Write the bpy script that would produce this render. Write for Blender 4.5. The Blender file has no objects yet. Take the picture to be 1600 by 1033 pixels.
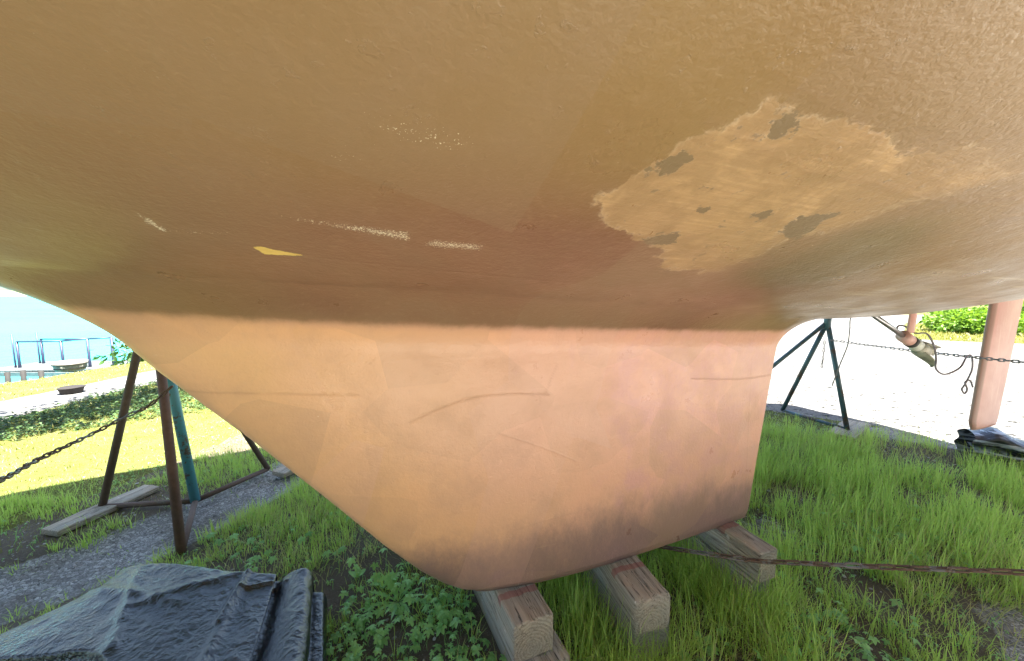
import bpy, bmesh, math, random
import numpy as np
from mathutils import Vector, Matrix

sc = bpy.context.scene
COL = sc.collection
R = math.radians
RNG = np.random.default_rng(7)
random.seed(7)

# ------------------------------------------------------------ camera
CAM_H = 1.35
cam_d = bpy.data.cameras.new('camera')
cam_d.sensor_width = 36.0
cam_d.lens = 13.0
cam_d.clip_start = 0.02
cam_d.clip_end = 5000.0
cam = bpy.data.objects.new('camera', cam_d)
COL.objects.link(cam)
cam.location = (0, 0, CAM_H)
cam.rotation_euler = (R(90 - 5.7), 0, 0)
sc.camera = cam

# ------------------------------------------------------------ daylight
SUN_K = 0.32                                   # horizontal run of the light per metre of fall
travel = Vector((-0.83 * SUN_K, 0.56 * SUN_K, -1.0)).normalized()
tosun = -travel
sun_el = math.asin(tosun.z)
sun_az = math.atan2(tosun.x, tosun.y)
world = bpy.data.worlds.new('World')
sc.world = world
world.use_nodes = True
wn = world.node_tree
wn.nodes.clear()
sky = wn.nodes.new('ShaderNodeTexSky')
sky.sky_type = 'NISHITA'
sky.sun_disc = False
sky.sun_elevation = sun_el
sky.sun_rotation = sun_az
sky.dust_density = 1.6
wb = wn.nodes.new('ShaderNodeBackground')
wb.inputs['Strength'].default_value = 0.06
wo = wn.nodes.new('ShaderNodeOutputWorld')
wn.links.new(sky.outputs[0], wb.inputs[0])
wn.links.new(wb.outputs[0], wo.inputs[0])
sun_d = bpy.data.lights.new('sun', 'SUN')
sun_d.energy = 4.6
sun_d.angle = R(0.5)
sun_d.color = (1.0, 0.95, 0.86)
sun = bpy.data.objects.new('sun', sun_d)
COL.objects.link(sun)
sun.rotation_euler = travel.to_track_quat('-Z', 'Y').to_euler()
sc.view_settings.view_transform = 'Standard'
sc.view_settings.look = 'None'
sc.view_settings.gamma = 1.0
sc.view_settings.exposure = 3.05
try:
    sc.cycles.max_bounces = 8
    sc.cycles.diffuse_bounces = 5
    sc.cycles.glossy_bounces = 3
    sc.cycles.transparent_max_bounces = 6
except Exception:
    pass

# ------------------------------------------------------------ helpers
def hash2(ix, iy, seed):
    n = (ix.astype(np.int64) * 374761393 + iy.astype(np.int64) * 668265263 + seed * 1442695041) & 0x7fffffff
    n = ((n ^ (n >> 13)) * 1274126177) & 0x7fffffff
    n = (n ^ (n >> 16)) & 0xffffff
    return n / float(0xffffff)

def vnoise(x, y, seed=0):
    x = np.asarray(x, float); y = np.asarray(y, float)
    ix = np.floor(x); iy = np.floor(y)
    fx = x - ix; fy = y - iy
    fx = fx * fx * (3 - 2 * fx); fy = fy * fy * (3 - 2 * fy)
    a = hash2(ix, iy, seed); b = hash2(ix + 1, iy, seed)
    c = hash2(ix, iy + 1, seed); d = hash2(ix + 1, iy + 1, seed)
    return (a * (1 - fx) + b * fx) * (1 - fy) + (c * (1 - fx) + d * fx) * fy

def fbm(x, y, seed=0, octv=4):
    s = 0; a = 0.5; t = 0
    for k in range(octv):
        s = s + a * vnoise(x * 2 ** k + 17.3 * k, y * 2 ** k - 9.1 * k, seed + k)
        t += a; a *= 0.5
    return s / t

def sstep(a, b, x):
    t = np.clip((x - a) / (b - a), 0, 1)
    return t * t * (3 - 2 * t)

def mesh_np(name, V, F, mat=None, parent=None, smooth=True, attrs=None, uv=None):
    """V (n,3), F (m,k) equal-sided faces or a list of such arrays"""
    me = bpy.data.meshes.new(name)
    V = np.asarray(V, np.float32)
    Fs = F if isinstance(F, list) else [F]
    Fs = [np.asarray(f, np.int32) for f in Fs if len(f)]
    me.vertices.add(len(V)); me.vertices.foreach_set('co', V.ravel())
    nl = sum(f.size for f in Fs); nf = sum(len(f) for f in Fs)
    me.loops.add(nl); me.loops.foreach_set('vertex_index', np.concatenate([f.ravel() for f in Fs]))
    st = []; o = 0
    for f in Fs:
        st.append(o + np.arange(len(f)) * f.shape[1]); o += f.size
    me.polygons.add(nf)
    me.polygons.foreach_set('loop_start', np.concatenate(st).astype(np.int32))
    me.update(calc_edges=True)
    me.validate()
    me.polygons.foreach_set('use_smooth', np.full(len(me.polygons), smooth))
    for k, a in (attrs or {}).items():
        a = np.asarray(a, np.float32)
        if a.ndim == 1:
            at = me.attributes.new(k, 'FLOAT', 'POINT'); at.data.foreach_set('value', a)
        else:
            at = me.attributes.new(k, 'FLOAT_COLOR', 'POINT'); at.data.foreach_set('color', a.ravel())
    me.update()
    o = bpy.data.objects.new(name, me)
    COL.objects.link(o)
    if mat: me.materials.append(mat)
    if parent: o.parent = parent
    return o

def tag(o, label=None, cat=None, group=None, kind=None):
    if label: o['label'] = label
    if cat: o['category'] = cat
    if group: o['group'] = group
    if kind: o['kind'] = kind
    return o

def empty(name, loc=(0, 0, 0), rz=0.0):
    o = bpy.data.objects.new(name, None)
    o.empty_display_size = 0.1
    COL.objects.link(o); o.location = loc; o.rotation_euler = (0, 0, rz)
    return o

class MB:
    """collects shapes into one mesh"""
    def __init__(s): s.V = []; s.F3 = []; s.F4 = []; s.n = 0
    def add(s, V, F4=None, F3=None):
        V = np.asarray(V, float).reshape(-1, 3)
        if F4 is not None and len(F4): s.F4.append(np.asarray(F4, int).reshape(-1, 4) + s.n)
        if F3 is not None and len(F3): s.F3.append(np.asarray(F3, int).reshape(-1, 3) + s.n)
        s.V.append(V); s.n += len(V)
    def tube(s, pts, r, n=10, closed=False, cap=True):
        P = np.asarray(pts, float); m = len(P)
        rr = np.full(m, r, float) if np.isscalar(r) else np.asarray(r, float)
        if closed: T = np.roll(P, -1, 0) - np.roll(P, 1, 0)
        else: T = np.gradient(P, axis=0)
        T /= np.linalg.norm(T, axis=1)[:, None] + 1e-12
        up = np.array([0, 0, 1.0]) if abs(T[0, 2]) < 0.9 else np.array([1.0, 0, 0])
        N = np.zeros_like(P); x = np.cross(T[0], up); N[0] = x / np.linalg.norm(x)
        for i in range(1, m):
            v = N[i - 1] - T[i] * N[i - 1].dot(T[i]); N[i] = v / (np.linalg.norm(v) + 1e-12)
        B = np.cross(T, N)
        a = np.arange(n) * 2 * np.pi / n
        V = P[:, None] + rr[:, None, None] * (np.cos(a)[None, :, None] * N[:, None] + np.sin(a)[None, :, None] * B[:, None])
        q = []
        for i in range(m if closed else m - 1):
            i2 = (i + 1) % m
            for j in range(n):
                j2 = (j + 1) % n
                q.append((i * n + j, i * n + j2, i2 * n + j2, i2 * n + j))
        V = V.reshape(-1, 3); t = []
        if cap and not closed:
            V = np.vstack([V, P[0], P[-1]]); c0 = m * n; c1 = c0 + 1
            for j in range(n):
                j2 = (j + 1) % n
                t.append((c0, j2, j)); t.append((c1, (m - 1) * n + j, (m - 1) * n + j2))
        s.add(V, q, t)
    def box(s, c, size, rot=None, bev=0.0):
        bm = bmesh.new(); bmesh.ops.create_cube(bm, size=1.0)
        for v in bm.verts: v.co = Vector((v.co.x * size[0], v.co.y * size[1], v.co.z * size[2]))
        if bev > 0: bmesh.ops.bevel(bm, geom=bm.edges[:], offset=bev, segments=2, affect='EDGES', profile=0.6)
        M = Matrix.Translation(Vector(c)) @ (rot.to_4x4() if rot is not None else Matrix.Identity(4))
        bmesh.ops.transform(bm, matrix=M, verts=bm.verts)
        bmesh.ops.triangulate(bm, faces=bm.faces[:])
        bm.verts.index_update()
        s.add([v.co[:] for v in bm.verts], None, [[v.index for v in f.verts] for f in bm.faces]); bm.free()
    def grid(s, G, flip=False):
        m, n = G.shape[:2]
        i = np.arange(m - 1)[:, None] * n + np.arange(n - 1)[None]
        q = np.stack([i, i + 1, i + n + 1, i + n], -1).reshape(-1, 4)
        if flip: q = q[:, ::-1]
        s.add(G.reshape(-1, 3), q)
    def build(s, name, mat, parent=None, smooth=True, attrs=None):
        F = []
        if s.F4: F.append(np.concatenate(s.F4))
        if s.F3: F.append(np.concatenate(s.F3))
        return mesh_np(name, np.concatenate(s.V), F, mat, parent, smooth, attrs)

def spline(pts, n=60):
    P = np.asarray(pts, float); P = np.vstack([2 * P[0] - P[1], P, 2 * P[-1] - P[-2]])
    out = []
    k = len(P) - 3
    for i in range(k):
        for t in np.linspace(0, 1, max(2, n // k), endpoint=(i == k - 1)):
            p0, p1, p2, p3 = P[i:i + 4]
            out.append(0.5 * ((2 * p1) + (-p0 + p2) * t + (2 * p0 - 5 * p1 + 4 * p2 - p3) * t * t + (-p0 + 3 * p1 - 3 * p2 + p3) * t ** 3))
    return np.array(out)

# ------------------------------------------------------------ node helpers
class NT:
    def __init__(s, name):
        s.m = bpy.data.materials.new(name); s.m.use_nodes = True
        s.t = s.m.node_tree; s.t.nodes.clear()
        s.out = s.t.nodes.new('ShaderNodeOutputMaterial')
    def n(s, typ, **kw):
        nd = s.t.nodes.new(typ)
        for k, v in kw.items():
            if k in ('op',): nd.operation = v
            elif hasattr(nd, k) and k not in ('Scale',): setattr(nd, k, v)
        return nd
    def set(s, inp, v):
        if hasattr(v, 'is_linked') or isinstance(v, bpy.types.NodeSocket): s.t.links.new(v, inp)
        else:
            try: inp.default_value = v
            except Exception: inp.default_value = tuple(v) + (1.0,)
    def math(s, op, a, b=0.0, c=None, clamp=False):
        nd = s.t.nodes.new('ShaderNodeMath'); nd.operation = op; nd.use_clamp = clamp
        s.set(nd.inputs[0], a); s.set(nd.inputs[1], b)
        if c is not None: s.set(nd.inputs[2], c)
        return nd.outputs[0]
    def coord(s, kind='Object', scale=None, rot=None, loc=None):
        tc = s.t.nodes.new('ShaderNodeTexCoord'); o = tc.outputs[kind]
        if scale is not None or rot is not None or loc is not None:
            mp = s.t.nodes.new('ShaderNodeMapping')
            if scale is not None: mp.inputs['Scale'].default_value = scale
            if rot is not None: mp.inputs['Rotation'].default_value = rot
            if loc is not None: mp.inputs['Location'].default_value = loc
            s.t.links.new(o, mp.inputs[0]); o = mp.outputs[0]
        return o
    def noise(s, scale, detail=4, rough=0.55, vec=None, dist=0.0):
        nd = s.t.nodes.new('ShaderNodeTexNoise')
        nd.inputs['Scale'].default_value = scale; nd.inputs['Detail'].default_value = detail
        nd.inputs['Roughness'].default_value = rough; nd.inputs['Distortion'].default_value = dist
        s.t.links.new(vec if vec is not None else s.coord(), nd.inputs['Vector'])
        return nd.outputs[0]
    def voro(s, scale, vec=None, feature='F1', out=0):
        nd = s.t.nodes.new('ShaderNodeTexVoronoi'); nd.feature = feature
        nd.inputs['Scale'].default_value = scale
        s.t.links.new(vec if vec is not None else s.coord(), nd.inputs['Vector'])
        return nd.outputs[out]
    def ramp(s, f, a, b, lo=0.0, hi=1.0, smooth=True):
        nd = s.t.nodes.new('ShaderNodeMapRange')
        nd.interpolation_type = 'SMOOTHSTEP' if smooth else 'LINEAR'
        s.set(nd.inputs[0], f)
        for i, v in zip((1, 2, 3, 4), (a, b, lo, hi)): s.set(nd.inputs[i], v)
        return nd.outputs[0]
    def attr(s, name, col=False):
        nd = s.t.nodes.new('ShaderNodeAttribute'); nd.attribute_name = name
        return nd.outputs['Color' if col else 'Fac']
    def mix(s, f, a, b, mode='MIX'):
        nd = s.t.nodes.new('ShaderNodeMix'); nd.data_type = 'RGBA'; nd.blend_type = mode
        s.set(nd.inputs[0], f)
        for i, v in ((6, a), (7, b)):
            if isinstance(v, bpy.types.NodeSocket): s.t.links.new(v, nd.inputs[i])
            else: nd.inputs[i].default_value = tuple(v)[:3] + (1.0,)
        return nd.outputs[2]
    def bump(s, h, strength=0.5, dist=0.01, prev=None):
        nd = s.t.nodes.new('ShaderNodeBump')
        nd.inputs['Strength'].default_value = strength; nd.inputs['Distance'].default_value = dist
        s.t.links.new(h, nd.inputs['Height'])
        if prev is not None: s.t.links.new(prev, nd.inputs['Normal'])
        return nd.outputs[0]
    def bsdf(s, base, rough=0.6, normal=None, metallic=0.0, spec=0.5, coat=0.0):
        p = s.t.nodes.new('ShaderNodeBsdfPrincipled')
        s.set(p.inputs['Base Color'], base if isinstance(base, bpy.types.NodeSocket) else tuple(base)[:3] + (1.0,))
        s.set(p.inputs['Roughness'], rough); s.set(p.inputs['Metallic'], metallic)
        s.set(p.inputs['Specular IOR Level'], spec)
        if coat: p.inputs['Coat Weight'].default_value = coat
        if normal is not None: s.t.links.new(normal, p.inputs['Normal'])
        s.t.links.new(p.outputs[0], s.out.inputs[0])
        s.p = p
        return s.m

# ------------------------------------------------------------ boat geometry (x aft, y to port, z up; origin under the toe of the keel)
BOAT_LOC = (-0.186, 1.248, 0.0)
BOAT_RZ = math.atan2(0.322, 0.947)
ZC_S = np.array([-3.9, -3.5, -3.0, -2.4, -1.9, -1.5, -1.1, -0.7, 0.0, 0.7, 1.2, 1.8, 2.3, 2.8, 3.3, 3.8, 4.3, 4.9])
ZC_Z = np.array([2.60, 2.15, 1.84, 1.64, 1.53, 1.45, 1.385, 1.345, 1.30, 1.265, 1.240, 1.225, 1.232, 1.262, 1.305, 1.362, 1.45, 1.58])
B_S = np.array([-3.95, -3.6, -3.0, -2.4, -1.8, -1.0, 0.0, 1.0, 2.0, 3.0, 4.0, 4.9])
B_V = np.array([0.03, 0.36, 0.80, 1.16, 1.45, 1.68, 1.82, 1.87, 1.83, 1.69, 1.46, 1.15])

def cubic(xs, ys, x):
    x = np.asarray(x, float)
    m = np.gradient(ys, xs)
    i = np.clip(np.searchsorted(xs, x) - 1, 0, len(xs) - 2)
    h = xs[i + 1] - xs[i]; t = np.clip((x - xs[i]) / h, 0, 1)
    return ((2 * t ** 3 - 3 * t ** 2 + 1) * ys[i] + (t ** 3 - 2 * t ** 2 + t) * h * m[i]
            + (-2 * t ** 3 + 3 * t ** 2) * ys[i + 1] + (t ** 3 - t ** 2) * h * m[i + 1])

def zc(s): return cubic(ZC_S, ZC_Z, s)
def beam(s): return cubic(B_S, B_V, s)
def zside(s): return 2.30 + 0.012 * (np.asarray(s, float) - 1.0) ** 2 + 0.25 * sstep(-2.4, -3.9, s)
PM, PN = 1.40, 1.55
def Zh(s, q):
    b = beam(s); D = zside(s) - zc(s)
    r = np.clip(np.abs(q) / b, 0, 1) ** PM
    return zside(s) - D * (1 - r) ** (1 / PN)

KZ0 = 0.28
LE_Z = np.array([0.28, 0.30, 0.335, 0.40, 0.514, 0.70, 0.915, 1.14, 1.266, 1.40])
LE_S = np.array([0.035, -0.020, -0.075, -0.150, -0.258, -0.415, -0.602, -0.81, -0.915, -1.03])
TE_Z = np.array([0.28, 0.31, 0.6, 1.045, 1.40])
TE_S = np.array([1.385, 1.40, 1.44, 1.505, 1.56])
def kle(z): return np.interp(z, LE_Z, LE_S)
def kte(z): return np.interp(z, TE_Z, TE_S)
def foil(c, chord):
    t = 0.105 * chord
    return 5 * t * (0.2969 * np.sqrt(c) - 0.126 * c - 0.3516 * c ** 2 + 0.2843 * c ** 3 - 0.1015 * c ** 4) + 0.004 * sstep(0, .02, c)

# ------------------------------------------------------------ materials
def mat_paint(name='antifouling_paint'):
    N = NT(name); co = N.coord()
    big = N.noise(1.7, 3, .5, co); mid = N.noise(7, 5, .6, co); fine = N.noise(60, 4, .6, co)
    tint = N.attr('tint')
    ochre = (0.228, 0.152, 0.066); red = (0.165, 0.083, 0.050)
    sz = N.t.nodes.new('ShaderNodeSeparateXYZ'); N.t.links.new(co, sz.inputs[0])
    c = N.mix(tint, ochre, red)
    c = N.mix(N.ramp(big, .35, .7, 0, .45), c, (0.26, 0.175, 0.10))
    c = N.mix(N.ramp(mid, .45, .75, 0, .30), c, (0.20, 0.13, 0.08))
    c = N.mix(N.ramp(fine, .5, .8, 0, .22), c, (0.30, 0.21, 0.125))
    # the keel wears an older, paler coat, brushed up to a ragged line below the hull
    kb = N.noise(1, 5, .7, N.coord(scale=(15, 15, 5), rot=(0, .5, 0)))
    kc = N.mix(tint, (0.67, 0.395, 0.175), (0.67, 0.350, 0.275))
    kc = N.mix(N.ramp(mid, .4, .75, 0, .35), kc, (0.40, 0.24, 0.16))
    kc = N.mix(N.ramp(fine, .5, .8, 0, .2), kc, (0.54, 0.35, 0.23))
    km = N.math('MULTIPLY', N.attr('keelcoat'), N.ramp(N.math('ADD', N.attr('keelcoat'), N.math('MULTIPLY', N.math('SUBTRACT', kb, .5), .8)), .2, .85))
    c = N.mix(km, c, kc)
    # streaks along the boat, where the roller and brush dragged
    st = N.noise(1, 5, .62, N.coord(scale=(3.2, 38, 38)))
    c = N.mix(N.math('MULTIPLY', N.ramp(st, .5, .74), N.attr('streak')), c, (0.42, 0.33, 0.20))
    # pink blotches of old primer on the keel
    pk = N.math('ADD', N.attr('pink'), N.math('MULTIPLY', N.math('SUBTRACT', N.noise(9, 6, .7, co), .5), 1.3))
    pkm = N.math('MULTIPLY', N.ramp(pk, .42, .8), km)
    c = N.mix(N.math('MULTIPLY', pkm, .75), c, (0.60, 0.315, 0.29))
    gr = N.ramp(N.math('ADD', N.attr('grime_shade'), N.math('MULTIPLY', N.math('SUBTRACT', N.noise(11, 8, .75, N.coord(scale=(1.2, 1, .7))), .5), 1.0)), .2, 1.0)
    c = N.mix(N.math('MULTIPLY', gr, .88), c, (0.185, 0.125, 0.120))  # purple-grey blotches, and shade painted darker towards the keel bottom
    # roller laps: straight edged tone changes
    lap = N.voro(2.1, N.coord(scale=(1.0, .3, .9), rot=(0, .35, 0)), out=1)
    sep = N.t.nodes.new('ShaderNodeSeparateColor'); N.t.links.new(lap, sep.inputs[0])
    c = N.mix(N.ramp(sep.outputs[0], .3, .9, 0, .34), c, N.mix(km, (0.22, 0.15, 0.09), (0.64, 0.38, 0.31)))
    lap2 = N.voro(4.6, N.coord(scale=(.7, .3, 1.0), rot=(0, -.25, 0)), out=1)
    sep2 = N.t.nodes.new('ShaderNodeSeparateColor'); N.t.links.new(lap2, sep2.inputs[0])
    c = N.mix(N.math('MULTIPLY', N.ramp(sep2.outputs[1], .4, .9, 0, .26), km), c, (0.42, 0.26, 0.165))
    scz = N.noise(1, 7, .8, N.coord(scale=(7, 7, 150), rot=(0, .15, 0)))
    c = N.mix(N.math('MULTIPLY', N.ramp(scz, .58, .72, 0, .22), km), c, (0.74, 0.50, 0.34))
    od = N.ramp(N.math('ADD', N.attr('olive'), N.math('MULTIPLY', N.math('SUBTRACT', N.noise(6, 5, .6, co), .5), .8)), .35, .9)
    c = N.mix(N.math('MULTIPLY', od, .55), c, (0.14, 0.112, 0.058))
    # sanded patch
    nz = N.noise(26, 7, .68, co); nz2 = N.noise(5, 3, .5, co)
    ps = N.math('ADD', N.attr('patch'), N.math('ADD', N.math('MULTIPLY', N.math('SUBTRACT', nz, .5), .62), N.math('MULTIPLY', N.math('SUBTRACT', nz2, .5), .22)))
    pm = N.mix(N.ramp(sz.outputs[0], .38, .60), N.ramp(ps, .48, .52), N.ramp(ps, .30, .80))
    hs = N.math('ADD', N.attr('hole'), N.math('MULTIPLY', N.math('SUBTRACT', N.noise(48, 6, .7, co), .5), 1.5))
    hm = N.ramp(hs, .5, .56)
    pm2 = N.math('MULTIPLY', pm, N.math('SUBTRACT', 1.0, hm))
    scr = N.noise(1, 7, .72, N.coord(scale=(4.5, 130, 130), rot=(0, 0, .10)))
    scr2 = N.noise(1, 6, .75, N.coord(scale=(7, 90, 90), rot=(0, 0, -.35)))
    pc = N.mix(N.ramp(scr, .42, .72), (0.38, 0.245, 0.120), (0.58, 0.39, 0.205))
    pc = N.mix(N.ramp(scr2, .52, .74, 0, .3), pc, (0.64, 0.46, 0.27))
    pc = N.mix(N.ramp(mid, .35, .7, .6, 0), pc, (0.28, 0.18, 0.10))
    pb = N.ramp(N.math('ADD', N.noise(6.5, 5, .65, co), N.math('MULTIPLY', N.ramp(nz, .3, .7), .12)), .46, .66)
    pc = N.mix(N.math('MULTIPLY', pb, .75), pc, (0.27, 0.175, 0.09))
    c = N.mix(N.math('MULTIPLY', pm2, .85), c, pc)
    fl = N.ramp(N.noise(34, 5, .62, co), .645, .665)
    c = N.mix(N.math('MULTIPLY', N.math('MULTIPLY', fl, pm2), .75), c, (0.19, 0.135, 0.08))
    edge = N.math('MULTIPLY', N.ramp(ps, .44, .5), N.ramp(ps, .56, .5))
    hedge = N.math('MULTIPLY', N.math('MULTIPLY', N.ramp(hs, .44, .5), N.ramp(hs, .57, .51)), pm)
    brk = N.ramp(N.noise(30, 4, .6, co), .42, .6)
    ee = N.math('MULTIPLY', N.math('MAXIMUM', edge, hedge), brk)
    c = N.mix(N.math('MULTIPLY', ee, .14), c, (0.72, 0.58, 0.40))
    c = N.mix(N.math('MULTIPLY', hm, .8), c, (0.17, 0.125, 0.075))
    # pale speckled scuffs
    sp = N.noise(330, 2, .7, co)
    th = N.math('SUBTRACT', .80, N.math('MULTIPLY', N.attr('scuff'), .33))
    sm = N.ramp(N.math('SUBTRACT', sp, th), 0.0, .035)
    c = N.mix(N.math('MULTIPLY', sm, .75), c, (0.72, 0.66, 0.50))
    # stray pale dots
    dv = N.voro(24, co); dv2 = N.noise(3.5, 3, .5, co)
    dots = N.math('MULTIPLY', N.ramp(dv, .035, .02), N.ramp(dv2, .6, .66))
    c = N.mix(N.math('MULTIPLY', dots, .8), c, (0.85, 0.74, 0.55))
    # yellow old coat showing
    yl = N.ramp(N.math('ADD', N.attr('yellow'), N.math('MULTIPLY', N.math('SUBTRACT', N.noise(90, 5, .7, co), .5), .55)), .49, .56)
    c = N.mix(yl, c, (0.62, 0.46, 0.13))
    ln = N.math('MULTIPLY', N.attr('line'), N.ramp(N.noise(14, 3, .6, co), .3, .55, .25, 1))
    c = N.mix(N.math('MULTIPLY', ln, .28), c, (0.20, 0.11, 0.07))
    # white topsides above the boot stripe
    sx = N.t.nodes.new('ShaderNodeSeparateXYZ'); N.t.links.new(co, sx.inputs[0])
    c = N.mix(N.math('GREATER_THAN', sx.outputs[2], 2.25), c, (0.80, 0.80, 0.78))
    # relief
    op = N.noise(75, 3, .5, co); op2 = N.noise(24, 3, .5, co)
    b = N.bump(N.math('ADD', N.math('MULTIPLY', op, .55), N.math('MULTIPLY', op2, N.ramp(N.noise(2.2, 2, .5, co), .4, .7, .1, 1.1))), .42, .0042)
    b = N.bump(N.math('MULTIPLY', N.math('ADD', pm2, N.math('MULTIPLY', fl, -.7)), -1.0), .5, .0012, b)
    b = N.bump(N.math('MULTIPLY', scr, pm2), .3, .0015, b)
    b = N.bump(N.math('MULTIPLY', N.attr('line'), -1.0), .6, .002, b)
    b = N.bump(N.noise(1, 4, .6, N.coord(scale=(6, 60, 60))), .09, .004, b)
    b = N.bump(N.noise(170, 3, .6, co), .35, .0022, b)
    return N.bsdf(c, N.ramp(mid, .3, .7, .27, .42), b, spec=.5)

def mat_simple(name, base, rough=.5, metallic=0.0, var=.25, scale=8, bump=.2, bs=60, spec=.5):
    N = NT(name); co = N.coord()
    f = N.noise(scale, 5, .6, co)
    c = N.mix(N.ramp(f, .3, .7), [x * (1 - var) for x in base], [min(1, x * (1 + var)) for x in base])
    return N.bsdf(c, rough, N.bump(N.noise(bs, 4, .6, co), bump, .003), metallic, spec)

def mat_rusty(name, paint, amount=.5, rust=(0.13, 0.075, 0.05)):
    N = NT(name); co = N.coord()
    a = N.noise(6, 6, .65, co); f = N.noise(45, 5, .7, co)
    m = N.ramp(N.math('ADD', a, N.math('MULTIPLY', N.math('SUBTRACT', f, .5), .5)), .62 - amount * .35, .68 - amount * .3)
    rc = N.mix(f, [x * .6 for x in rust], [x * 1.6 for x in rust])
    c = N.mix(m, paint, rc)
    return N.bsdf(c, N.ramp(m, 0, 1, .4, .85), N.bump(N.math('ADD', f, m), .5, .002))

def mat_wood(name='weathered_timber'):
    N = NT(name)
    co = N.coord(scale=(1, .035, 1), loc=(.012, 0, .03))
    wob = N.noise(18, 3, .5, N.coord(scale=(1, .12, 1)))
    sx = N.t.nodes.new('ShaderNodeSeparateXYZ'); N.t.links.new(co, sx.inputs[0])
    r = N.math('SQRT', N.math('ADD', N.math('MULTIPLY', sx.outputs[0], sx.outputs[0]), N.math('MULTIPLY', sx.outputs[2], sx.outputs[2])))
    ph = N.math('ADD', N.math('MULTIPLY', r, 560), N.math('MULTIPLY', wob, 14))
    ring = N.ramp(N.math('SINE', ph), -1, 1)
    grain = N.noise(1, 6, .7, N.coord(scale=(260, 5, 260)))
    blot = N.noise(9, 5, .6, N.coord())
    c = N.mix(ring, (0.40, 0.33, 0.25), (0.52, 0.44, 0.34))
    c = N.mix(N.ramp(blot, .35, .7, 0, .75), c, (0.37, 0.36, 0.31))
    c = N.mix(N.ramp(grain, .52, .75, 0, .8), c, (0.17, 0.14, 0.11))
    crk = N.noise(1, 4, .6, N.coord(scale=(55, 1.3, 55)))
    ck = N.ramp(N.math('ABSOLUTE', N.math('SUBTRACT', crk, .5)), .012, .0)
    c = N.mix(N.math('MULTIPLY', ck, .85), c, (0.045, 0.035, 0.028))
    c = N.mix(N.ramp(N.noise(30, 5, .7, N.coord()), .62, .72, 0, .5), c, (0.34, 0.37, 0.31))
    # red antifouling drips next to the keel
    ra = N.ramp(N.math('ADD', N.attr('red'), N.math('MULTIPLY', N.math('SUBTRACT', N.noise(40, 5, .7, N.coord()), .5), 1.3)), .5, .62)
    c = N.mix(N.math('MULTIPLY', ra, .6), c, (0.36, 0.12, 0.11))
    wv = N.ramp(N.noise(1, 3, .6, N.coord(scale=(34, 34, 34))), .71, .73)
    c = N.mix(N.math('MULTIPLY', wv, .8), c, (0.75, 0.72, 0.65))
    b = N.bump(N.math('SUBTRACT', N.math('ADD', grain, N.math('MULTIPLY', ring, .35)), N.math('MULTIPLY', ck, 1.5)), .9, .005)
    return N.bsdf(c, .85, b, spec=.25)

def mat_leaf(name, dark, light, trans=.35, rough=.5):
    N = NT(name)
    f = N.attr('rnd')
    c = N.mix(f, dark, light)
    c = N.mix(N.ramp(N.attr('dry'), .5, .6), c, (0.42, 0.36, 0.20))
    N.bsdf(c, rough, spec=.35)
    tr = N.t.nodes.new('ShaderNodeBsdfTranslucent')
    N.t.links.new(N.mix(.5, c, (light[0] * 1.5, light[1] * 1.5, light[2] * .8)), tr.inputs[0])
    mx = N.t.nodes.new('ShaderNodeMixShader'); mx.inputs[0].default_value = trans
    N.t.links.new(N.p.outputs[0], mx.inputs[1]); N.t.links.new(tr.outputs[0], mx.inputs[2])
    N.t.links.new(mx.outputs[0], N.out.inputs[0])
    return N.m

def mat_ground():
    N = NT('ground_soil_and_gravel'); co = N.coord()
    n1 = N.noise(3, 6, .65, co); n2 = N.noise(28, 6, .7, co); n3 = N.noise(160, 4, .7, co)
    dirt = N.mix(n1, (0.085, 0.068, 0.050), (0.17, 0.14, 0.105))
    dirt = N.mix(N.ramp(n3, .5, .7, 0, .6), dirt, (0.26, 0.23, 0.19))
    v = N.voro(75, co, out=1); sp = N.t.nodes.new('ShaderNodeSeparateColor'); N.t.links.new(v, sp.inputs[0])
    vd = N.voro(75, co, feature='DISTANCE_TO_EDGE')
    grav = N.mix(sp.outputs[0], (0.25, 0.245, 0.235), (0.72, 0.70, 0.67))
    grav = N.mix(N.ramp(vd, .0, .10, .85, 0), grav, (0.07, 0.06, 0.05))
    grav = N.mix(N.ramp(n2, .4, .7, 0, .55), grav, (0.30, 0.285, 0.26))
    turf = N.mix(n2, (0.06, 0.085, 0.016), (0.15, 0.16, 0.04))
    turf = N.mix(N.ramp(n1, .4, .7, 0, .5), turf, (0.20, 0.19, 0.07))
    lot = N.mix(n2, (0.15, 0.148, 0.142), (0.24, 0.235, 0.225))
    lot = N.mix(N.ramp(N.noise(9, 4, .65, N.coord(rot=(0, 0, .4), scale=(1, 1.6, 1))), .555, .62, 0, 1), lot, (0.022, 0.022, 0.02))
    lot = N.mix(N.attr('bounce_lane'), lot, N.mix(n2, (0.50, 0.48, 0.43), (0.66, 0.63, 0.57)))  # brighter gravel out of view, added as a bounce surface
    lot = N.mix(N.ramp(N.noise(2.2, 6, .75, co), .55, .72, 0, .5), lot, (0.12, 0.11, 0.09))
    jit = N.math('MULTIPLY', N.math('SUBTRACT', n2, .5), .8)
    g = N.ramp(N.math('ADD', N.attr('gravel'), jit), .4, .6)
    t = N.ramp(N.math('ADD', N.attr('turf'), jit), .4, .6)
    l = N.ramp(N.math('ADD', N.attr('lot'), jit), .4, .6)
    grav = N.mix(N.ramp(n1, .42, .66, 0, .65), grav, (0.17, 0.15, 0.12)); c = N.mix(g, dirt, grav); c = N.mix(t, c, turf); c = N.mix(l, c, lot)
    h = N.math('ADD', N.math('MULTIPLY', N.ramp(vd, 0, .2), N.math('MULTIPLY', g, .8)), N.math('ADD', n3, N.math('MULTIPLY', n2, 1.2)))
    return N.bsdf(c, .92, N.bump(h, .8, .010), spec=.2)

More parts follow.
